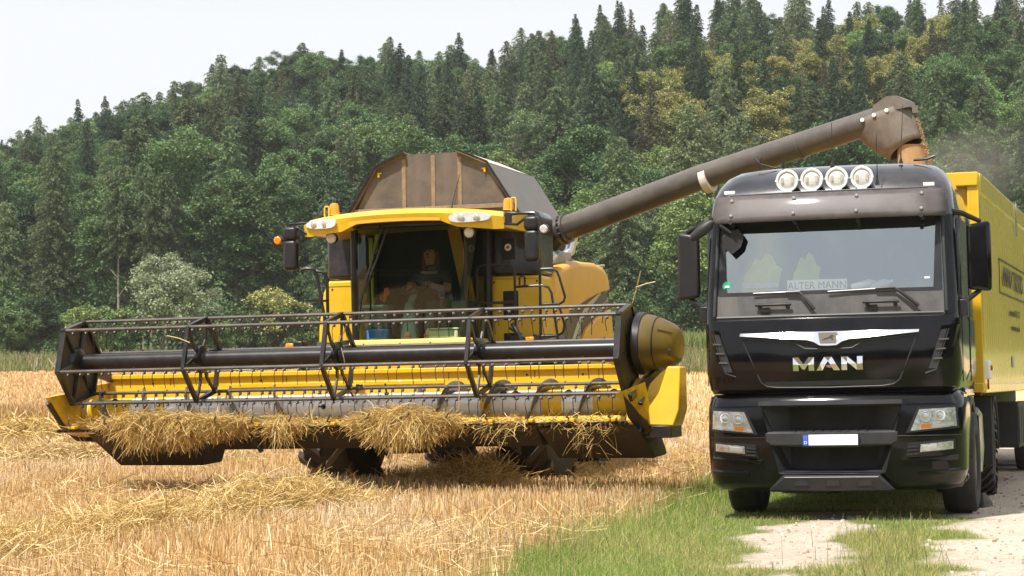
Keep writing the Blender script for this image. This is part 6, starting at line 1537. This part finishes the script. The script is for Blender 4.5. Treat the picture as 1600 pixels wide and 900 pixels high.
for px_, top, Yd, vi in ((185,285,222,0),(224,245,224,1),(258,262,223,0),(236,300,221,1)):
    me, H = THIN, 24; x = (px_-800)/3300*Yd; zb_ = float(ground_z(x, Yd)); hh = 1.33 + (606-top)/3300*Yd - zb_; sc = hh/H
    o = empty('pine_tree', (x, Yd, zb_)); o.scale = (sc*.8, sc*.8, sc); o.rotation_euler = (0,0,px_)
    tag(o, {185:'slender pine with tall pale bare trunk, leftmost of four at the forest foot', 224:'tallest of four slender pines with bare trunks at forest foot', 258:'rightmost of four slender bare trunked pines above the left reel', 236:'shortest of four slender bare trunked pines at forest foot'}[px_], 'tree', 'trees of the hillside forest')
    c = bpy.data.objects.new('crown', me); COL.objects.link(c); c.parent = o
    k = bpy.data.objects.new('trunk', TRK['pine_tree']); COL.objects.link(k); k.parent = o
# dead trunks among the flowering trees
for (px_, py_, Yd, hh, lab) in ((1398,112,372,12,'bleached dead tree with bare forked top among the yellow trees'),(1428,100,376,12.5,'second bare grey dead trunk right of the bleached forked one')):
    x = (px_-800)/3300*Yd; zt = 1.33 + (600-.010*(px_-800)-py_+20)/3300*Yd; 
    t = empty('dead_tree', (x, Yd, zt-hh)); tag(t, lab, 'tree', 'dead trees on the slope')
    q = MB(); q.tube([(0,0,-6),(.1,0,hh*.6),(-.3,0,hh)], [.3,.2,.05], 7); q.build('trunk', M['bark_pale'], t)
    q = MB(); q.tube([(.1,0,hh*.55),(.9,0,hh*.8),(1.2,.1,hh*1.05)], [.14,.1,.03], 6); q.tube([(0,0,hh*.4),(-.9,.2,hh*.62),(-1.3,.2,hh*.8)], [.13,.08,.03], 6); q.tube([(.3,0,hh*.62),(.35,.2,hh*.9)], [.09,.03], 6); q.build('limb', M['bark_pale'], t)
# bushes at the forest foot
BU = {'broad': broadleaf(61,5,5.5,70,170,.17,.05,LV['broad']), 'lime': broadleaf(62,4.5,5.5,70,170,.17,.05,LV['lime']), 'willow': broadleaf(63,8,7.5,90,260,.16,.08,LV['willow']), 'gold': broadleaf(64,5.5,5,70,170,.16,.05,LV['gold']), 'dark': broadleaf(65,6,6,70,170,.18,.05,LV['dark'])}
BT = trunk_mesh(3.2,.12,M['bark'],6,9,1.5)
BS = [(10,'broad',1.0,'green rounded bush at the far left edge of the forest foot'),(60,'dark',1.0,'dark round bush left of the reel at the forest foot'),(105,'lime',1.0,'yellow green bush just left of the reel top'),(150,'lime',1.15,'larger yellow green bush behind the left reel end'),(200,'broad',.9,'low green bush between yellow green bush and willow'),(255,'willow',1.25,'large pale silvery willow bush above the left reel half'),(305,'willow',.7,'small pale willow bush right of the large willow'),(345,'lime',.8,'low light green bush behind the second reel spider'),(390,'lime',.95,'light green bush left of the access ladder'),(445,'gold',1.2,'yellow tinted bush beside the harvester ladder'),(480,'lime',1.0,'green bush directly behind the ladder rails'),(420,'broad',1.1,'mid green bush behind the yellow tinted bush'),(1035,'lime',.85,'small yellow green bush above the reel drive cover'),(1010,'broad',.9,'green bush above the right end of the reel'),(1085,'dark',1.1,'dark bush left of the truck mirror'),(960,'broad',1.2,'green bush behind the yellow side cover'),(30,'broad',.8,'small green bush near the left picture edge')]
for px_, kd, sc, lab in BS:
    Yd = 214 + rf_.uniform(-4,5); x = (px_-800)/3300*Yd
    t = empty('shrub', (x, Yd, float(ground_z(x,Yd))-.2)); t.scale = (sc,sc,sc); t.rotation_euler = (0,0,rf_.uniform(0,6.28)); tag(t, lab, 'bush', 'bushes at the forest foot')
    c = bpy.data.objects.new('crown', BU[kd]); COL.objects.link(c); c.parent = t
    c = bpy.data.objects.new('trunk', BT); COL.objects.link(c); c.parent = t
# one mass of undergrowth closes the gaps at the forest foot
n = 70000; y = rng.uniform(218, 258, n); x = (rng.random(n)*2-1)*(y*.25+3); hgt_ = rng.random(n)**1.3*5.5*(.25+vnoise(x,y,5))
me = leaf_mesh('undergrowth', np.stack([x,y,ground_z(x,y)+hgt_],-1), .3*rng.uniform(.6,1.4,n), .4, rng, LV['broad'])
o = bpy.data.objects.new('undergrowth', me); COL.objects.link(o); tag(o, 'dense green undergrowth along the forest edge', 'undergrowth', kind='stuff')

# unseen wood behind the viewer, added to darken what paint, glass and chrome mirror
n = 30000; a = rng.uniform(R(195), R(385), n); rd = rng.uniform(95, 125, n); x = np.cos(a)*rd; y = np.sin(a)*rd + 25; z = 13*rng.random(n)*(.55+.6*vnoise(a*40, a*0, 3))
me = leaf_mesh('unseen_wood', np.stack([x, y, z], -1), 1.6*rng.uniform(.6,1.4,n), .2, rng, LV['dark'])
o = bpy.data.objects.new('unseen_wood', me); COL.objects.link(o); tag(o, 'unseen band of wood behind the viewer, added to darken the black paint', 'wood', kind='stuff')
# ================================================================== dust over the trailer
def dust(loc, s, dens, label):
    bm = bmesh.new(); bmesh.ops.create_icosphere(bm, subdivisions=3, radius=1)
    for v in bm.verts: 
        n_ = math.sin(3.1*v.co.x+1)*math.sin(2.7*v.co.y)*math.sin(3.3*v.co.z+2); v.co *= 1+.22*n_
    me = bpy.data.meshes.new('dust_cloud'); bm.to_mesh(me); bm.free()
    m = bpy.data.materials.new('grain_dust'); m.use_nodes = True; N = m.node_tree.nodes; N.clear()
    out = N.new('ShaderNodeOutputMaterial'); v = N.new('ShaderNodeVolumePrincipled'); v.inputs['Color'].default_value = (.9,.86,.8,1); v.inputs['Density'].default_value = dens
    m.node_tree.links.new(v.outputs[0], out.inputs['Volume']); me.materials.append(m)
    o = bpy.data.objects.new('dust_cloud', me); COL.objects.link(o); o.location = loc; o.scale = s; tag(o, label, 'dust', kind='stuff')
dust((5.9,28.0,4.15), (.75,.9,.42), .05, 'thin pale grain dust drifting over the trailer rim')
dust((6.5,28.8,4.35), (.8,1.0,.5), .04, 'fainter dust haze right of the spout')

# air: the wood a few hundred metres off is lifted by haze
q = MB(); q.box2((-420,-60,-6),(420,720,125)); hzo = q.build('haze', None, smooth=0)
hm = bpy.data.materials.new('haze_air'); hm.use_nodes = True; N = hm.node_tree.nodes; N.clear()
ho = N.new('ShaderNodeOutputMaterial'); hv = N.new('ShaderNodeVolumePrincipled'); hv.inputs['Color'].default_value = (.86,.92,1,1); hv.inputs['Density'].default_value = .00013; hv.inputs['Anisotropy'].default_value = .2
hm.node_tree.links.new(hv.outputs[0], ho.inputs['Volume']); hzo.data.materials.clear(); hzo.data.materials.append(hm)
tag(hzo, 'thin summer haze over field and hillside', 'haze', kind='stuff')
# ================================================================== light, sky, camera
SUN = Vector((-.30,-.38,.88)).normalized()
el = math.asin(SUN.z); az = math.atan2(SUN.x, SUN.y)
sl = bpy.data.lights.new('sun', 'SUN'); sl.energy = 4.1; sl.angle = R(2.5); sl.color = (1,.95,.88)
so = bpy.data.objects.new('sun', sl); COL.objects.link(so); so.rotation_euler = (-SUN).to_track_quat('-Z','Y').to_euler()
w = bpy.data.worlds.new('World'); scene.world = w; w.use_nodes = True
nt = w.node_tree; N = nt.nodes; L = nt.links; bg = N['Background']
sky = N.new('ShaderNodeTexSky'); sky.sky_type = 'NISHITA'; sky.sun_disc = False; sky.sun_elevation = el; sky.sun_rotation = az; sky.altitude = 200; sky.air_density = 1.0; sky.dust_density = 1.0; sky.ozone_density = 1.0
tc = N.new('ShaderNodeTexCoord'); mp = N.new('ShaderNodeMapping'); mp.inputs['Scale'].default_value = (1.0,1.0,2.6); L.new(tc.outputs['Generated'], mp.inputs[0])
nz = N.new('ShaderNodeTexNoise'); nz.inputs['Scale'].default_value = 5.0; nz.inputs['Detail'].default_value = 7; nz.inputs['Roughness'].default_value = .58; nz.inputs['Distortion'].default_value = .6; L.new(mp.outputs[0], nz.inputs['Vector'])
cl = N.new('ShaderNodeMapRange'); L.new(nz.outputs['Fac'], cl.inputs[0]); cl.inputs[1].default_value = .44; cl.inputs[2].default_value = .60; cl.inputs[3].default_value = .68; cl.inputs[4].default_value = 1.0
sp = N.new('ShaderNodeSeparateXYZ'); L.new(tc.outputs['Generated'], sp.inputs[0])
hz = N.new('ShaderNodeMapRange'); L.new(sp.outputs[2], hz.inputs[0]); hz.inputs[1].default_value = .17; hz.inputs[2].default_value = .34; hz.inputs[3].default_value = .97; hz.inputs[4].default_value = .0
mxx = N.new('ShaderNodeMath'); mxx.operation = 'MAXIMUM'; L.new(cl.outputs[0], mxx.inputs[0]); L.new(hz.outputs[0], mxx.inputs[1])
mix = N.new('ShaderNodeMix'); mix.data_type = 'RGBA'; L.new(mxx.outputs[0], mix.inputs[0]); L.new(sky.outputs[0], mix.inputs[6]); mix.inputs[7].default_value = (6.35,6.45,6.55,1)
L.new(mix.outputs[2], bg.inputs[0]); bg.inputs[1].default_value = .10
p = math.atan(150/3300); r = .010
fw = Vector((0,math.cos(p),math.sin(p))); up0 = Vector((0,-math.sin(p),math.cos(p))); rt0 = Vector((1,0,0))
rt = rt0*math.cos(r) - up0*math.sin(r); up = up0*math.cos(r) + rt0*math.sin(r)
cam = bpy.data.cameras.new('camera'); cam.lens = 3300/1600*36; cam.sensor_width = 36; cam.clip_end = 5000; cam.clip_start = .1; cam.dof.use_dof = True; cam.dof.focus_distance = 23.5; cam.dof.aperture_fstop = 9
co = bpy.data.objects.new('camera', cam); COL.objects.link(co)
co.matrix_world = Matrix(((rt.x,up.x,-fw.x,0),(rt.y,up.y,-fw.y,0),(rt.z,up.z,-fw.z,1.33),(0,0,0,1)))
scene.camera = co
scene.render.engine = 'CYCLES'
cy_ = scene.cycles; cy_.max_bounces = 8; cy_.transparent_max_bounces = 12; cy_.diffuse_bounces = 3; cy_.glossy_bounces = 4; cy_.volume_bounces = 1; cy_.use_denoising = True; cy_.sample_clamp_indirect = 6
vs = scene.view_settings; vs.view_transform = 'Standard'; vs.look = 'None'; vs.exposure = 0.62; vs.gamma = 1; vs.use_curve_mapping = False
